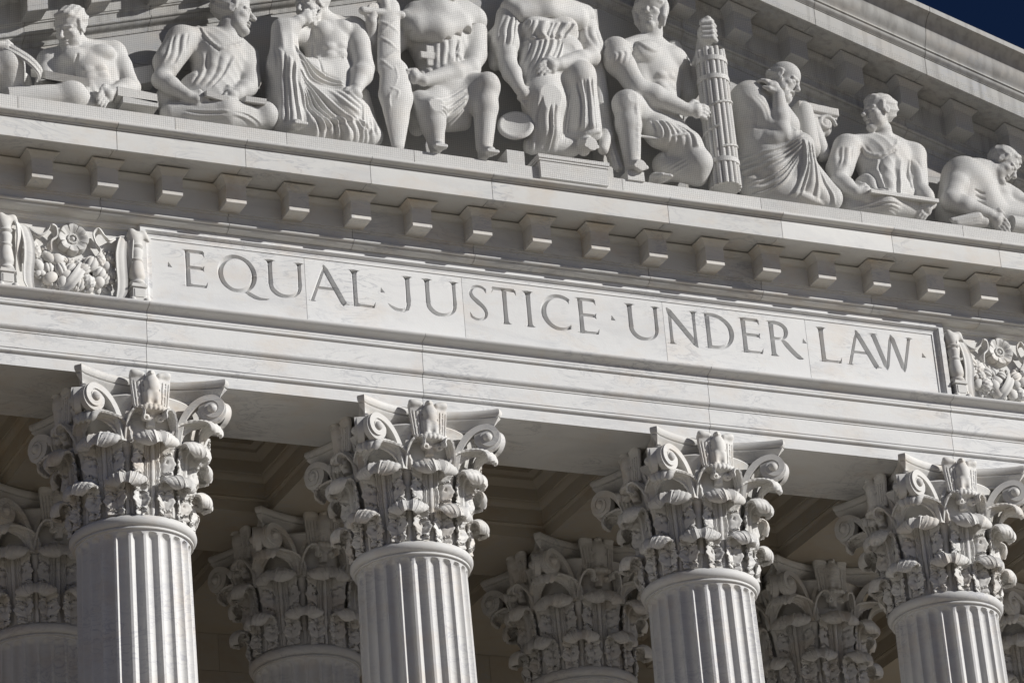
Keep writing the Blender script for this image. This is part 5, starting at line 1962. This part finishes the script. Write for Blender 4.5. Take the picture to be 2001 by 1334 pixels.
ridge(W1, [(-2.772, -0.950, 4.432), (-2.679, -0.950, 4.385), (-2.706, -0.950, 4.279)], .018, .8, .01, False)
statue("knight_statue", "carved knight in caped tunic with cross emblem, resting a large sheathed sword", S, (-1.879, -0.500, 3.720), [("cape", CAPE), ("sword", W1)])

# ---- central enthroned woman
S = fig((-1.175, -0.500, 3.563), (1.199, -0.500, 7.425), zlo=3.42)
fl = [((1, 0, .12), .12, 0.0063, .6, .3)]
ch, fw, up, rx, L, W_ = torso_cloth(S, (-0.565, -0.440, 6.228), (0.596, -0.440, 6.315), (-0.087, -0.480, 5.213), (0.019, -0.420, 6.510), .30, None, .85)
S.cone((-0.008, -0.440, 6.444), (-0.028, -0.500, 6.659), .16, .145, .05)
head(S, (-0.029, -0.540, 6.851), .32, (-.05, -.97, .0))
for q_ in ((-0.336, -0.720, 5.910), (0.161, -0.720, 6.002)):
    S.ell(q_, (.19, .13, .17), .10)
# collar cloth over the shoulders, a separate piece
COLL = Sdf(np.minimum((-0.758, -0.500, 5.790), (0.766, -0.500, 6.739))-np.array((.12, .55, .1)), np.maximum((-0.758, -0.500, 5.790), (0.766, -0.500, 6.739))+np.array((.12, .3, .15)), .0135)
COLL.cone((-0.562, -0.500, 6.295), (-0.069, -0.560, 6.367), .19, .26, .10)
COLL.cone((-0.069, -0.560, 6.367), (0.573, -0.500, 6.366), .26, .19, .10)
COLL.cone((-0.504, -0.640, 6.163), (-0.097, -0.700, 6.221), .15, .15, .10)
COLL.cone((-0.097, -0.700, 6.221), (0.408, -0.640, 6.198), .15, .16, .10)
for q_ in ((-0.674, -0.700, 5.867), (-0.484, -0.700, 5.872), (-0.315, -0.750, 5.891), (-0.109, -0.780, 5.963), (0.066, -0.750, 5.895), (0.280, -0.700, 5.895), (0.496, -0.650, 5.907)):
    COLL.cone(np.array(q_)+np.array((0, -.3, -.02)), np.array(q_)+np.array((0, .2, -.02)), .15, .15, .01, 's')
# bodice and gathered dress
S.cone((-0.164, -0.520, 5.898), (-0.235, -0.560, 5.295), .30, .36, .10)
S.cone((0.103, -0.520, 5.941), (0.083, -0.560, 5.394), .26, .30, .10)
ridge(S, [(-0.618, -0.800, 5.660), (-0.328, -0.850, 5.715), (0.152, -0.800, 5.782)], .022, .7, .02, False)
folds(S, [(-0.645, -0.850, 5.603), (-0.718, -0.900, 5.282), (-0.744, -0.900, 4.985)], [(0.075, -0.850, 5.717), (-0.049, -0.900, 5.386), (-0.239, -0.900, 5.111)], 8, .042, seed=21, fade=(.04, .04, .05, .06))
folds(S, [(-0.615, -0.800, 5.969), (-0.654, -0.900, 5.759), (-0.594, -0.900, 5.633)], [(0.342, -0.800, 6.024), (0.208, -0.900, 5.847), (0.077, -0.900, 5.727)], 8, .032, seed=22, fade=(.05, .05, .1, .1))
S.cone((-0.591, -0.440, 6.199), (-0.760, -0.560, 5.658), .20, .21, .08)
S.cone((0.591, -0.440, 6.263), (0.614, -0.580, 5.789), .20, .20, .08)
folds(S, [(-0.793, -0.700, 6.145), (-0.961, -0.700, 5.821), (-1.085, -0.700, 5.456)], [(-0.563, -0.700, 6.058), (-0.633, -0.700, 5.799), (-0.728, -0.700, 5.512)], 4, .030, seed=27, fade=(.06, .06, .15, .05))
folds(S, [(0.372, -0.700, 6.109), (0.377, -0.700, 5.910), (0.429, -0.700, 5.694)], [(0.639, -0.700, 6.127), (0.690, -0.700, 5.910), (0.693, -0.700, 5.686)], 3, .028, seed=28, fade=(.06, .06, .15, .05))
# left sleeve and arm hanging down
S.cone((-0.829, -0.400, 5.834), (-0.864, -0.400, 5.408), .14, .1, .08)
arm(S, [(-0.774, -0.600, 5.560), (-0.791, -0.660, 5.254), (-0.733, -0.840, 4.799)], (.155, .13, .135, .085))
hand(S, (-0.736, -0.840, 4.811), (.35, -.2, -.85), (.8, -.3, .3), (.4, .4, 0), 1.15, .3)
# right forearm on the lap
arm(S, [(0.581, -0.600, 5.798), (0.527, -0.720, 5.562), (-0.094, -0.920, 5.245)], (.14, .13, .135, .085))
hand(S, (-0.094, -0.920, 5.245), (-.9, -.1, -.35), (-.3, 0, .9), (.1, .3, -.6), 1.15, .35)
# knees and robe
S.cone((-0.218, -0.500, 5.182), (-0.354, -0.800, 4.635), .33, .30, .12)
S.cone((-0.354, -0.800, 4.635), (-0.362, -0.780, 4.183), .29, .24, .10)
S.cone((0.091, -0.500, 5.180), (0.239, -0.840, 5.119), .28, .22, .10)
S.cone((0.280, -0.840, 5.174), (0.279, -0.820, 4.304), .20, .23, .10)
S.cone((0.126, -0.620, 5.121), (0.036, -0.620, 4.130), .18, .20, .12)
S.cone((0.700, -0.500, 5.546), (0.688, -0.550, 4.407), .13, .15, .10)
S.cone((0.688, -0.550, 4.407), (0.771, -0.750, 3.781), .14, .07, .08)
folds(S, [(-0.090, -0.900, 4.938), (-0.184, -0.950, 4.411), (-0.250, -0.900, 3.944)], [(0.089, -0.900, 4.819), (-0.002, -0.950, 4.341), (-0.060, -0.900, 3.972)], 4, .046, seed=23, fade=(.08, .08, .1, .05))
folds(S, [(0.079, -1.000, 4.959), (0.090, -1.000, 4.571), (0.030, -1.000, 4.174)], [(0.397, -1.000, 5.057), (0.354, -1.000, 4.610), (0.362, -1.000, 4.198)], 5, .034, seed=24, fade=(.05, .05, .15, .03))
folds(S, [(0.575, -0.800, 5.192), (0.604, -0.800, 4.753), (0.595, -0.900, 3.921)], [(0.492, -0.800, 5.080), (0.643, -0.800, 4.417), (0.761, -0.900, 3.679)], 3, .040, seed=25, fade=(.1, .1, .1, .05))
S.cone((-0.555, -0.700, 3.968), (0.074, -0.720, 4.024), .13, .13, .10)
folds(S, [(-0.724, -1.000, 4.643), (-0.738, -1.000, 4.206), (-0.735, -1.000, 3.704)], [(-0.150, -1.000, 4.778), (-0.194, -1.000, 4.286), (-0.170, -1.000, 3.784)], 5, .036, seed=29, fade=(.1, .1, .3, .03))
ridge(S, [(0.004, -1.000, 4.146), (0.191, -1.000, 4.137), (0.410, -1.000, 4.205)], .04, .7)
S.cone((0.631, -0.750, 4.295), (0.532, -0.800, 4.012), .10, .08, .06)
foot(S, (0.213, -0.900, 3.999), (.0, -1, -.15), 1.25)
# scale pan and round boss
pan = Sdf(np.array((-0.824, -0.800, 4.202))-.42, np.array((-0.824, -0.800, 4.202))+.42, .0145)
ax_ = nrm((-.35, -.80, .30)); px_ = nrm(np.cross(ax_, (0, 0, 1))); pz_ = np.cross(px_, ax_)
pan.ell((-0.824, -0.800, 4.202), (.265, .055, .29), .0, rot=np.stack([px_, -ax_, pz_], 1))
pan.ell(np.array((-0.824, -0.800, 4.202))+ax_*.055, (.235, .05, .26), .0, 's', rot=np.stack([px_, -ax_, pz_], 1))
bos = Sdf(np.array((0.133, -0.800, 5.581))-.36, np.array((0.133, -0.800, 5.581))+.36, .0145)
bos.ell((0.154, -0.760, 5.606), (.235, .10, .25), 0)
bos.ell((0.087, -0.900, 5.519), (.20, .06, .215), 0, 's')
bx0, bx1 = (-0.634, -1.020, 3.589), (0.474, -1.020, 3.746)
ped_sec = [(bx0[0], bx1[0])]
pz0 = 3.35
PV, PF = join(boxvf(bx0[0]+.03, bx1[0]-.03, -1.03, -.2, 3.30, 3.60), boxvf(bx0[0], bx1[0], -1.06, -.2, 3.60, 3.655), boxvf(bx0[0]+.01, bx1[0]-.01, -1.045, -.2, 3.565, 3.60))
sb0, sb1 = (-1.062, -0.920, 3.603), (-0.793, -0.920, 3.641)
SV, SF = boxvf(sb0[0], sb1[0], -.93, -.5, 3.48, 3.72)
TV, TF = boxvf((0.706, -0.300, 6.284)[0], (0.842, -0.300, 6.305)[0], -.45, -.12, 3.6, (0.793, -0.300, 6.564)[2])
statue("enthroned_woman_statue", "carved enthroned woman in gathered robes at the centre of the pediment, sandalled foot forward", S, (-0.030, -0.500, 3.844),
       [("collar", COLL), ("scale_pan", pan), ("round_boss", bos), ("pedestal", (PV, PF)), ("block", (SV, SF)), ("throne_back", (TV, TF))])

# ---- soldier in a crested helmet, half kneeling
S = fig((0.563, -0.500, 3.613), (2.840, -0.500, 7.184))
ch, fw, up, rx, L, W_ = torso_bare(S, (0.995, -0.660, 5.742), (2.133, -0.360, 5.894), (1.713, -0.480, 4.914), (1.665, -0.460, 6.121), .29, .95)
S.cone((1.664, -0.480, 6.084), (1.677, -0.550, 6.301), .165, .15, .05)
head(S, (1.668, -0.580, 6.549), .325, (-.66, -.75, -.02), helmet=1, hair=0)
ridge(S, [(1.284, -0.800, 5.912), (1.383, -0.800, 5.802), (1.527, -0.800, 5.787), (1.659, -0.800, 5.883)], .03, .7)
arm(S, [(0.956, -0.680, 5.688), (1.157, -0.840, 5.086), (1.886, -0.920, 4.795)], (.20, .155, .165, .095))
hand(S, (1.874, -0.920, 4.793), (.9, -.15, .0), (.1, -.1, 1), (.2, .6, 0), 1.2, .5)
S.cone((0.963, -0.680, 5.764), (0.946, -0.720, 5.540), .21, .20, .05)
folds(S, [(0.681, -0.900, 5.587), (0.681, -0.900, 5.488), (0.689, -0.900, 5.378)], [(1.151, -0.900, 5.661), (1.121, -0.900, 5.557), (1.081, -0.900, 5.451)], 5, .022, sharp=.5, seed=30, jit=.1, fade=(.05, .05, .1, .05))
ridge(S, [(0.767, -0.800, 5.693), (0.943, -0.850, 5.768), (1.209, -0.800, 5.762)], .02, .7)
# far arm rising behind the rods to the top
S.cone((2.142, -0.340, 5.881), (2.303, -0.300, 5.473), .17, .14, .08)
S.cone((2.098, -0.360, 6.142), (2.193, -0.360, 5.878), .13, .10, .05)
arm(S, [(2.292, -0.320, 5.460), (2.424, -0.360, 5.610), (2.542, -0.460, 6.234)], (.13, .125, .125, .085))
fist(S, (2.516, -0.640, 6.296), (0, -1, 0), 1.15)
S.cone((2.542, -0.460, 6.234), (2.521, -0.580, 6.292), .09, .10, .04)
# legs
leg(S, [(1.500, -0.450, 4.824), (0.948, -0.860, 4.773), (0.949, -0.860, 3.822)], (.27, .21, .185, .12))
S.ell((0.912, -0.950, 4.720), (.17, .1, .17), .04)
ridge(S, [(1.009, -1.000, 4.733), (1.006, -1.000, 4.341), (0.992, -1.000, 3.854)], .03, .5)
foot(S, (0.945, -0.880, 3.763), (.15, -1, -.1), 1.15)
leg(S, [(1.664, -0.500, 4.773), (2.054, -0.780, 4.019), (1.704, -0.400, 3.992)], (.29, .22, .18, .14), knee=False)
S.cone((1.613, -0.550, 4.050), (2.074, -0.700, 3.843), .16, .15, .10)
foot(S, (1.341, -0.780, 3.664), (.2, -1, 0), 1.0)
# kilt of leather strips
S.cone((1.407, -0.620, 4.721), (1.501, -0.760, 4.416), .20, .20, .10)
S.cone((1.528, -0.720, 4.490), (1.930, -0.800, 4.310), .22, .19, .10)
folds(S, [(1.196, -0.900, 4.568), (1.158, -0.950, 4.316), (1.180, -0.950, 4.064)], [(1.755, -0.950, 4.501), (1.936, -0.950, 4.380), (2.036, -0.950, 4.186)], 8, .030, sharp=.45, seed=32, jit=.12, fade=(.04, .04, .06, .03))
ridge(S, [(1.107, -1.000, 4.283), (1.394, -1.000, 4.276), (1.837, -1.000, 4.364)], .02, .8, .01, False)
folds(S, [(1.141, -0.900, 4.145), (1.432, -0.900, 3.943), (1.858, -0.900, 4.101)], [(1.121, -0.900, 3.947), (1.435, -0.900, 3.749), (1.907, -0.900, 3.889)], 4, .040, seed=31)
bl0, bl1 = (0.794, -0.960, 3.581), (1.058, -0.960, 3.618)
statue("soldier_statue", "carved half-kneeling soldier in helmet and armour gripping a bundle of rods", S, (1.482, -0.500, 3.715),
       [("block", boxvf(bl0[0], bl1[0], -.98, -.5, 3.48, 3.63))])

# ---- bundle of rods with bands
top, bot = np.array((2.499, -0.720, 5.895)), np.array((2.481, -0.760, 3.661))
axd = nrm(bot-top); LL = np.linalg.norm(bot-top)
FA = thing("rod_bundle_statue", "tall carved bundle of rods bound with bands, beside the soldier", "carving", tuple(bot), STATG)
rodv = []
e1 = nrm(np.cross(axd, (0, 1, 0))); e2 = np.cross(axd, e1)
def tube(a, b, r, n=10):
    a, b = np.array(a, float), np.array(b, float)
    d = nrm(b-a); u_ = nrm(np.cross(d, (0.3, 1, .2))); v_ = np.cross(d, u_)
    V = [a+r*(math.cos(2*math.pi*i/n)*u_+math.sin(2*math.pi*i/n)*v_) for i in range(n)]+[b+r*(math.cos(2*math.pi*i/n)*u_+math.sin(2*math.pi*i/n)*v_) for i in range(n)]
    F = [(i, (i+1) % n, (i+1) % n+n, i+n) for i in range(n)]+[tuple(range(n-1, -1, -1)), tuple(range(n, 2*n))]
    return V, F
RB = .195
for i in range(16):
    a = 2*math.pi*i/16
    o = (e1*math.cos(a)+e2*math.sin(a))
    jit = .045*(i % 2)
    k0, k1 = RB*.97, RB*1.03
    obj("rod", mesh_from("rod", np.array(tube(top+o*k0+axd*(-.05+jit), bot+o*k1, .0415)[0])-bot, tube(top, bot, 1)[1], M_STAT, 40), FA)
v, f = tube(top+axd*.02, bot, RB*.90, 18)
obj("core", mesh_from("core", np.array(v)-bot, f, M_STAT, 40), FA)
for t in (.05, .19, .81):
    c_ = top+axd*LL*t
    v, f = tube(c_, c_+axd*.075, RB*(.97+.06*t)+.050, 24)
    obj("band", mesh_from("band", np.array(v)-bot, f, M_STAT, 40), FA)
for t0, ph0 in ((.36, 0), (.58, 2.0)):
    pts = []
    for i in range(25):
        a = ph0+2*math.pi*i/24
        t = t0+.16*i/24
        pts.append(top+axd*LL*t+(e1*math.cos(a)+e2*math.sin(a))*(RB*(.97+.06*t)+.04))
    V, F = [], []
    for i in range(24):
        v, f = tube(pts[i], pts[i+1], .022, 6)
        V, F = join((V, F), (v, f))
    obj("band", mesh_from("band", np.array(V)-bot, F, M_STAT, 40), FA)
v, f = tube(top-axd*.12, top+axd*.05, .09, 14)
obj("finial", mesh_from("finial", np.array(v)-bot, f, M_STAT, 40), FA)

# ---- hunched old man, hand behind his neck
S = fig((2.604, -0.500, 3.570), (4.839, -0.500, 6.270))
fl = [((.55, .2, .8), .15, 0.0054, .8, .2)]
S.cone((3.200, -0.480, 5.349), (3.268, -0.460, 4.750), .30, .34, .10, fold=fl)
S.cone((3.438, -0.480, 5.411), (3.702, -0.520, 4.989), .26, .26, .12)
S.ell((3.222, -0.520, 5.383), (.27, .25, .27), .08, fold=fl)
S.cone((3.436, -0.500, 5.478), (3.650, -0.560, 5.582), .20, .165, .08)
head(S, (3.769, -0.620, 5.720), .335, (.58, -.62, -.52), (.2, .1, 1), bald=1, beard=.75)
# sleeve and the forearm rising to the neck
S.cone((3.154, -0.580, 5.290), (3.316, -0.740, 4.869), .22, .17, .06)
arm(S, [(3.316, -0.740, 4.869), (3.464, -0.880, 4.689), (3.512, -0.840, 5.335)], (.14, .13, .14, .085))
hand(S, (3.512, -0.840, 5.335), (-.45, .05, .85), (-.6, -.3, -.2), (-.3, .6, -.2), 1.1, .7)
arm(S, [(3.334, -0.700, 4.841), (3.302, -0.800, 4.579), (3.494, -0.920, 4.583)], (.13, .115, .115, .08))
hand(S, (3.495, -0.920, 4.591), (.85, -.1, .15), (.1, -.3, 1), (.1, .5, -.3), 1.0, .7)
# lap and long robe
S.cone((3.264, -0.480, 4.586), (3.756, -0.840, 4.496), .30, .20, .10)
S.cone((3.769, -0.840, 4.498), (3.829, -0.800, 3.890), .19, .20, .10)
S.cone((3.312, -0.520, 4.521), (3.414, -0.660, 3.853), .34, .28, .12)
S.cone((3.698, -0.660, 4.504), (3.649, -0.700, 3.865), .24, .24, .12)
S.cone((3.969, -0.660, 4.210), (4.246, -0.720, 3.810), .18, .16, .10)
S.cone((4.149, -0.400, 5.377), (4.176, -0.400, 4.757), .16, .18, .10)
S.cone((3.069, -0.450, 4.318), (3.064, -0.500, 3.834), .18, .18, .10)
S.cone((3.069, -0.620, 3.762), (3.570, -0.720, 3.718), .17, .19, .12)
S.cone((3.570, -0.720, 3.718), (4.236, -0.720, 3.733), .19, .16, .12)
folds(S, [(2.793, -0.800, 4.353), (3.308, -0.900, 4.426), (3.764, -0.950, 4.620)], [(2.909, -0.800, 3.612), (3.327, -0.900, 3.745), (3.667, -0.950, 4.248)], 7, .042, seed=41, fade=(.05, .05, .12, .15))
folds(S, [(3.675, -1.000, 4.530), (3.676, -1.000, 4.123), (3.410, -0.950, 3.606)], [(3.977, -0.900, 4.471), (4.101, -0.900, 4.030), (4.276, -0.900, 3.598)], 6, .042, seed=42, fade=(.08, .05, .12, .05))
folds(S, [(2.750, -0.700, 4.858), (2.798, -0.700, 4.609), (3.005, -0.800, 4.435)], [(2.729, -0.700, 4.446), (2.817, -0.700, 4.332), (2.961, -0.800, 4.276)], 3, .036, seed=43)
folds(S, [(2.841, -0.750, 5.204), (2.882, -0.750, 4.902), (2.917, -0.750, 4.550)], [(3.242, -0.800, 5.367), (3.370, -0.800, 5.154), (3.420, -0.800, 4.930)], 5, .020, seed=44)
ridge(S, [(3.594, -0.950, 3.656), (3.794, -0.950, 3.633), (4.022, -0.900, 3.614)], .05, .6)
ch_ = Sdf(np.minimum((3.825, -0.600, 4.450), (4.900, -0.200, 5.699))-np.array((.08, .3, .08)), np.maximum((4.066, -0.200, 4.689), (4.900, -0.200, 5.699))+np.array((.08, .1, .08)), .0145)
ch_.box((4.370, -0.360, 5.405), (.34, .16, .065), .01, rot=np.array(Matrix.Rotation(R(4), 3, 'Y')))
ch_.box((4.381, -0.340, 5.307), (.31, .14, .035), .01)
vc = np.array((4.491, -0.400, 5.187))
ch_.box(vc+np.array((0, .08, 0)), (.15, .14, .15), .01, rnd=.14)
for i in range(36):
    a_ = .3*i; rr_ = .155*math.exp(-.048*i)
    ch_.ell(vc+np.array((rr_*math.cos(a_), -.07, rr_*math.sin(a_))), (.030, .035, .030), .012)
ch_.ell(vc+np.array((0, -.07, 0)), (.045, .04, .045), .01)
ch_.cone((4.285, -0.340, 5.168), (4.437, -0.340, 4.722), .16, .12, .04)
CH2 = Sdf(np.minimum((2.564, -0.600, 3.665), (3.347, -0.200, 5.155))-np.array((.08, .3, .02)), np.maximum((2.793, -0.200, 3.897), (3.347, -0.200, 5.155))+np.array((.08, .1, .08)), .0145)
CH2.cone((2.887, -0.400, 4.829), (2.898, -0.400, 4.370), .09, .10, .03)
CH2.cone((2.898, -0.400, 4.370), (2.932, -0.550, 3.791), .10, .07, .03)
CH2.cone((2.967, -0.300, 5.879), (2.853, -0.300, 4.876), .12, .14, .03)
statue("hunched_elder_statue", "carved hunched bald bearded elder in long robe, hand behind his neck, chair with scroll back", S, (3.536, -0.500, 3.747),
       [("chair_back", ch_), ("chair_leg", CH2)])

# ---- seated man holding a board across his lap
S = fig((4.331, -0.500, 3.550), (6.565, -0.500, 6.002))
fl = [((.85, 0, .5), .17, 0.0063, 1.0, .6)]
ch, fw, up, rx, L, W_ = torso_cloth(S, (4.806, -0.460, 4.843), (5.929, -0.460, 4.860), (5.298, -0.480, 4.100), (5.474, -0.420, 5.051), .31, fl)
S.cone((5.449, -0.450, 4.993), (5.411, -0.520, 5.186), .165, .15, .05)
head(S, (5.348, -0.580, 5.421), .335, (-.98, -.12, .02), (.05, 0, 1), tousle=.014)
S.cone((4.789, -0.460, 4.814), (4.563, -0.560, 4.395), .21, .21, .08)
arm(S, [(4.538, -0.580, 4.381), (4.459, -0.680, 4.089), (4.613, -0.840, 3.864)], (.15, .13, .135, .085))
hand(S, (4.613, -0.840, 3.864), (.8, -.15, -.1), (.1, -.2, 1), (.2, .5, -.3), 1.15, .75)
S.cone((5.941, -0.460, 4.849), (5.850, -0.580, 4.306), .20, .18, .08)
arm(S, [(5.837, -0.600, 4.294), (5.870, -0.680, 4.104), (5.888, -0.840, 3.846)], (.13, .125, .125, .085))
hand(S, (5.889, -0.840, 3.859), (-.55, -.1, -.55), (-.5, -.2, .8), (-.1, .5, -.4), 1.1, .8)
S.cone((4.652, -0.620, 3.737), (5.113, -0.780, 3.771), .17, .19, .10)
S.cone((5.113, -0.780, 3.771), (5.643, -0.720, 3.770), .20, .16, .10)
S.cone((4.560, -0.450, 3.911), (5.759, -0.450, 4.074), .25, .25, .10)
folds(S, [(4.748, -0.750, 4.607), (4.747, -0.800, 4.222), (4.884, -0.800, 3.883)], [(5.641, -0.750, 4.631), (5.511, -0.800, 4.277), (5.441, -0.800, 3.959)], 5, .028, seed=51, fade=(.1, .1, .3, .05))
folds(S, [(4.454, -0.750, 4.746), (4.344, -0.750, 4.498), (4.285, -0.750, 4.234)], [(4.761, -0.750, 4.713), (4.704, -0.750, 4.472), (4.567, -0.750, 4.222)], 3, .022, seed=54, fade=(.1, .1, .2, .05))
folds(S, [(5.703, -0.750, 4.692), (5.635, -0.750, 4.397), (5.621, -0.750, 4.112)], [(5.884, -0.750, 4.666), (5.877, -0.750, 4.431), (5.867, -0.750, 4.171)], 2, .022, seed=55, fade=(.1, .1, .2, .05))
ridge(S, [(4.971, -0.700, 4.808), (5.042, -0.750, 4.662), (5.202, -0.780, 4.618), (5.441, -0.720, 4.774), (5.561, -0.650, 4.984)], .026, .7)
groove(S, [(4.949, -0.700, 4.740), (5.034, -0.750, 4.602), (5.195, -0.780, 4.560), (5.432, -0.720, 4.708)], .016)
folds(S, [(4.541, -0.900, 3.659), (4.907, -0.950, 3.709), (5.304, -0.950, 3.763)], [(4.599, -0.900, 3.515), (4.965, -0.950, 3.565), (5.377, -0.950, 3.544)], 4, .022, .5, seed=53)
bd0, bd1 = np.array((4.774, -0.920, 3.846)), np.array((5.919, -0.920, 3.836))
brd = slab((bd0+bd1)/2, (bd1-bd0)/2, np.array((0, .10, .02)), np.array((0, 0, .028)))
statue("board_holder_statue", "carved man in short-sleeved tunic looking left, holding a flat board across his lap", S, (5.232, -0.500, 3.696), [("board", brd)])

# ---- reclining man at the right, bent over
S = fig((6.171, -0.500, 3.641), (8.331, -0.500, 5.408))
S.ell((6.745, -0.550, 4.576), (.30, .27, .28), .08)
S.cone((6.716, -0.520, 4.535), (6.544, -0.480, 3.933), .33, .32, .10)
S.cone((6.897, -0.560, 4.461), (7.042, -0.580, 4.080), .28, .25, .10)
S.cone((7.006, -0.520, 4.680), (7.335, -0.480, 4.379), .22, .20, .10)
S.cone((6.993, -0.540, 4.668), (7.204, -0.600, 4.693), .19, .165, .08)
head(S, (7.390, -0.640, 4.791), .325, (.55, -.50, -.66), (.30, .15, 1), tousle=.014)
arm(S, [(6.598, -0.620, 4.494), (6.285, -0.780, 3.981), (6.833, -0.900, 3.764)], (.20, .15, .155, .10))
hand(S, (6.820, -0.900, 3.767), (.75, -.15, -.55), (.2, -.4, .8), (.2, .5, -.7), 1.2, .45)
arm(S, [(7.487, -0.460, 4.410), (7.775, -0.560, 4.202), (8.047, -0.700, 4.052)], (.17, .14, .14, .10))
S.cone((7.497, -0.440, 4.395), (7.352, -0.460, 4.234), .18, .18, .08)
S.cone((6.924, -0.500, 4.052), (8.273, -0.500, 4.024), .25, .2, .1)
groove(S, [(6.631, -0.850, 4.356), (6.581, -0.850, 4.194), (6.453, -0.850, 4.047)], .016)
for a_, b_ in (((6.717, -0.850, 4.212), (6.870, -0.850, 4.169)), ((6.735, -0.850, 4.124), (6.871, -0.850, 4.083)), ((6.754, -0.850, 4.036), (6.871, -0.850, 4.000))):
    groove(S, [a_, b_], .013)
clo = Sdf(np.minimum((6.104, -0.900, 3.487), (6.868, -0.900, 3.820))-np.array((.1, .15, .08)), np.maximum((6.368, -0.500, 3.719), (7.139, -0.500, 4.055))+np.array((.1, .1, .1)), .0145)
clo.cone((6.197, -0.860, 3.609), (6.639, -0.900, 3.712), .035, .07, .02)
clo.cone((6.295, -0.820, 3.578), (6.761, -0.860, 3.658), .07, .09, .04)
folds(clo, [(6.140, -0.950, 3.570), (6.389, -0.950, 3.654), (6.609, -0.950, 3.709)], [(6.209, -0.950, 3.502), (6.478, -0.950, 3.538), (6.721, -0.950, 3.570)], 5, .022, .6, seed=61)
rl = tube((7.231, -0.860, 3.682), (8.010, -0.840, 3.679), .13, 20)
statue("reclining_man_statue", "carved bare-shouldered man bending over at the right edge, leaning on his forearm", S, (6.884, -0.500, 3.787),
       [("crumpled_cloth", clo), ("rolled_scroll", rl)])

# ------------------------------------------------------------------ bird netting stretched over the figures
M_WIRE = bpy.data.materials.new("dark_wire")
M_WIRE.use_nodes = True
_b = M_WIRE.node_tree.nodes["Principled BSDF"]
_b.inputs['Base Color'].default_value = (0.03, 0.03, 0.03, 1)
_b.inputs['Roughness'].default_value = 0.6
def net():
    pit, w = .0300, .00075
    V, F = [], []
    def strip(a, b, wx, wz):
        o = len(V)
        V.extend([(a[0]-wx, a[1], a[2]-wz), (a[0]+wx, a[1], a[2]+wz), (b[0]+wx, b[1], b[2]+wz), (b[0]-wx, b[1], b[2]-wz)])
        F.append((o, o+1, o+2, o+3))
    zb = 3.225                       # fixed behind the top edge of the cornice, bowed out over the knees
    def yy(z):
        t = min(1, max(0, (z-zb)/(7.85-zb)))
        return -1.094-.055*math.sin(math.pi*min(1, t*1.25))+.10*max(0, t-.75)
    def ztop(x):
        return 7.85-SLOPE*abs(x)
    x = -13.0
    while x < 13.0:
        z1 = ztop(x)
        if z1 > zb+.2:
            zz = [zb]+[q for q in (3.5, 3.9, 4.4, 5.0, 5.6, 6.2, 6.8, 7.3) if q < z1-.05]+[z1]
            for a, b in zip(zz[:-1], zz[1:]):
                strip((x, yy(a), a), (x, yy(b), b), w, 0)
        x += pit
    z = zb+pit
    while z < 7.8:
        xe = min((7.85-z)/SLOPE, 13)
        strip((-xe, yy(z)+.003, z), (xe, yy(z)+.003, z), 0, w)
        z += pit
    me = bpy.data.meshes.new("bird_net")
    me.from_pydata(V, [], F)
    me.materials.append(M_WIRE)
    return me
o = obj("bird_net", net())
tag(o, "fine wire bird net stretched in front of the pediment figures", "net")
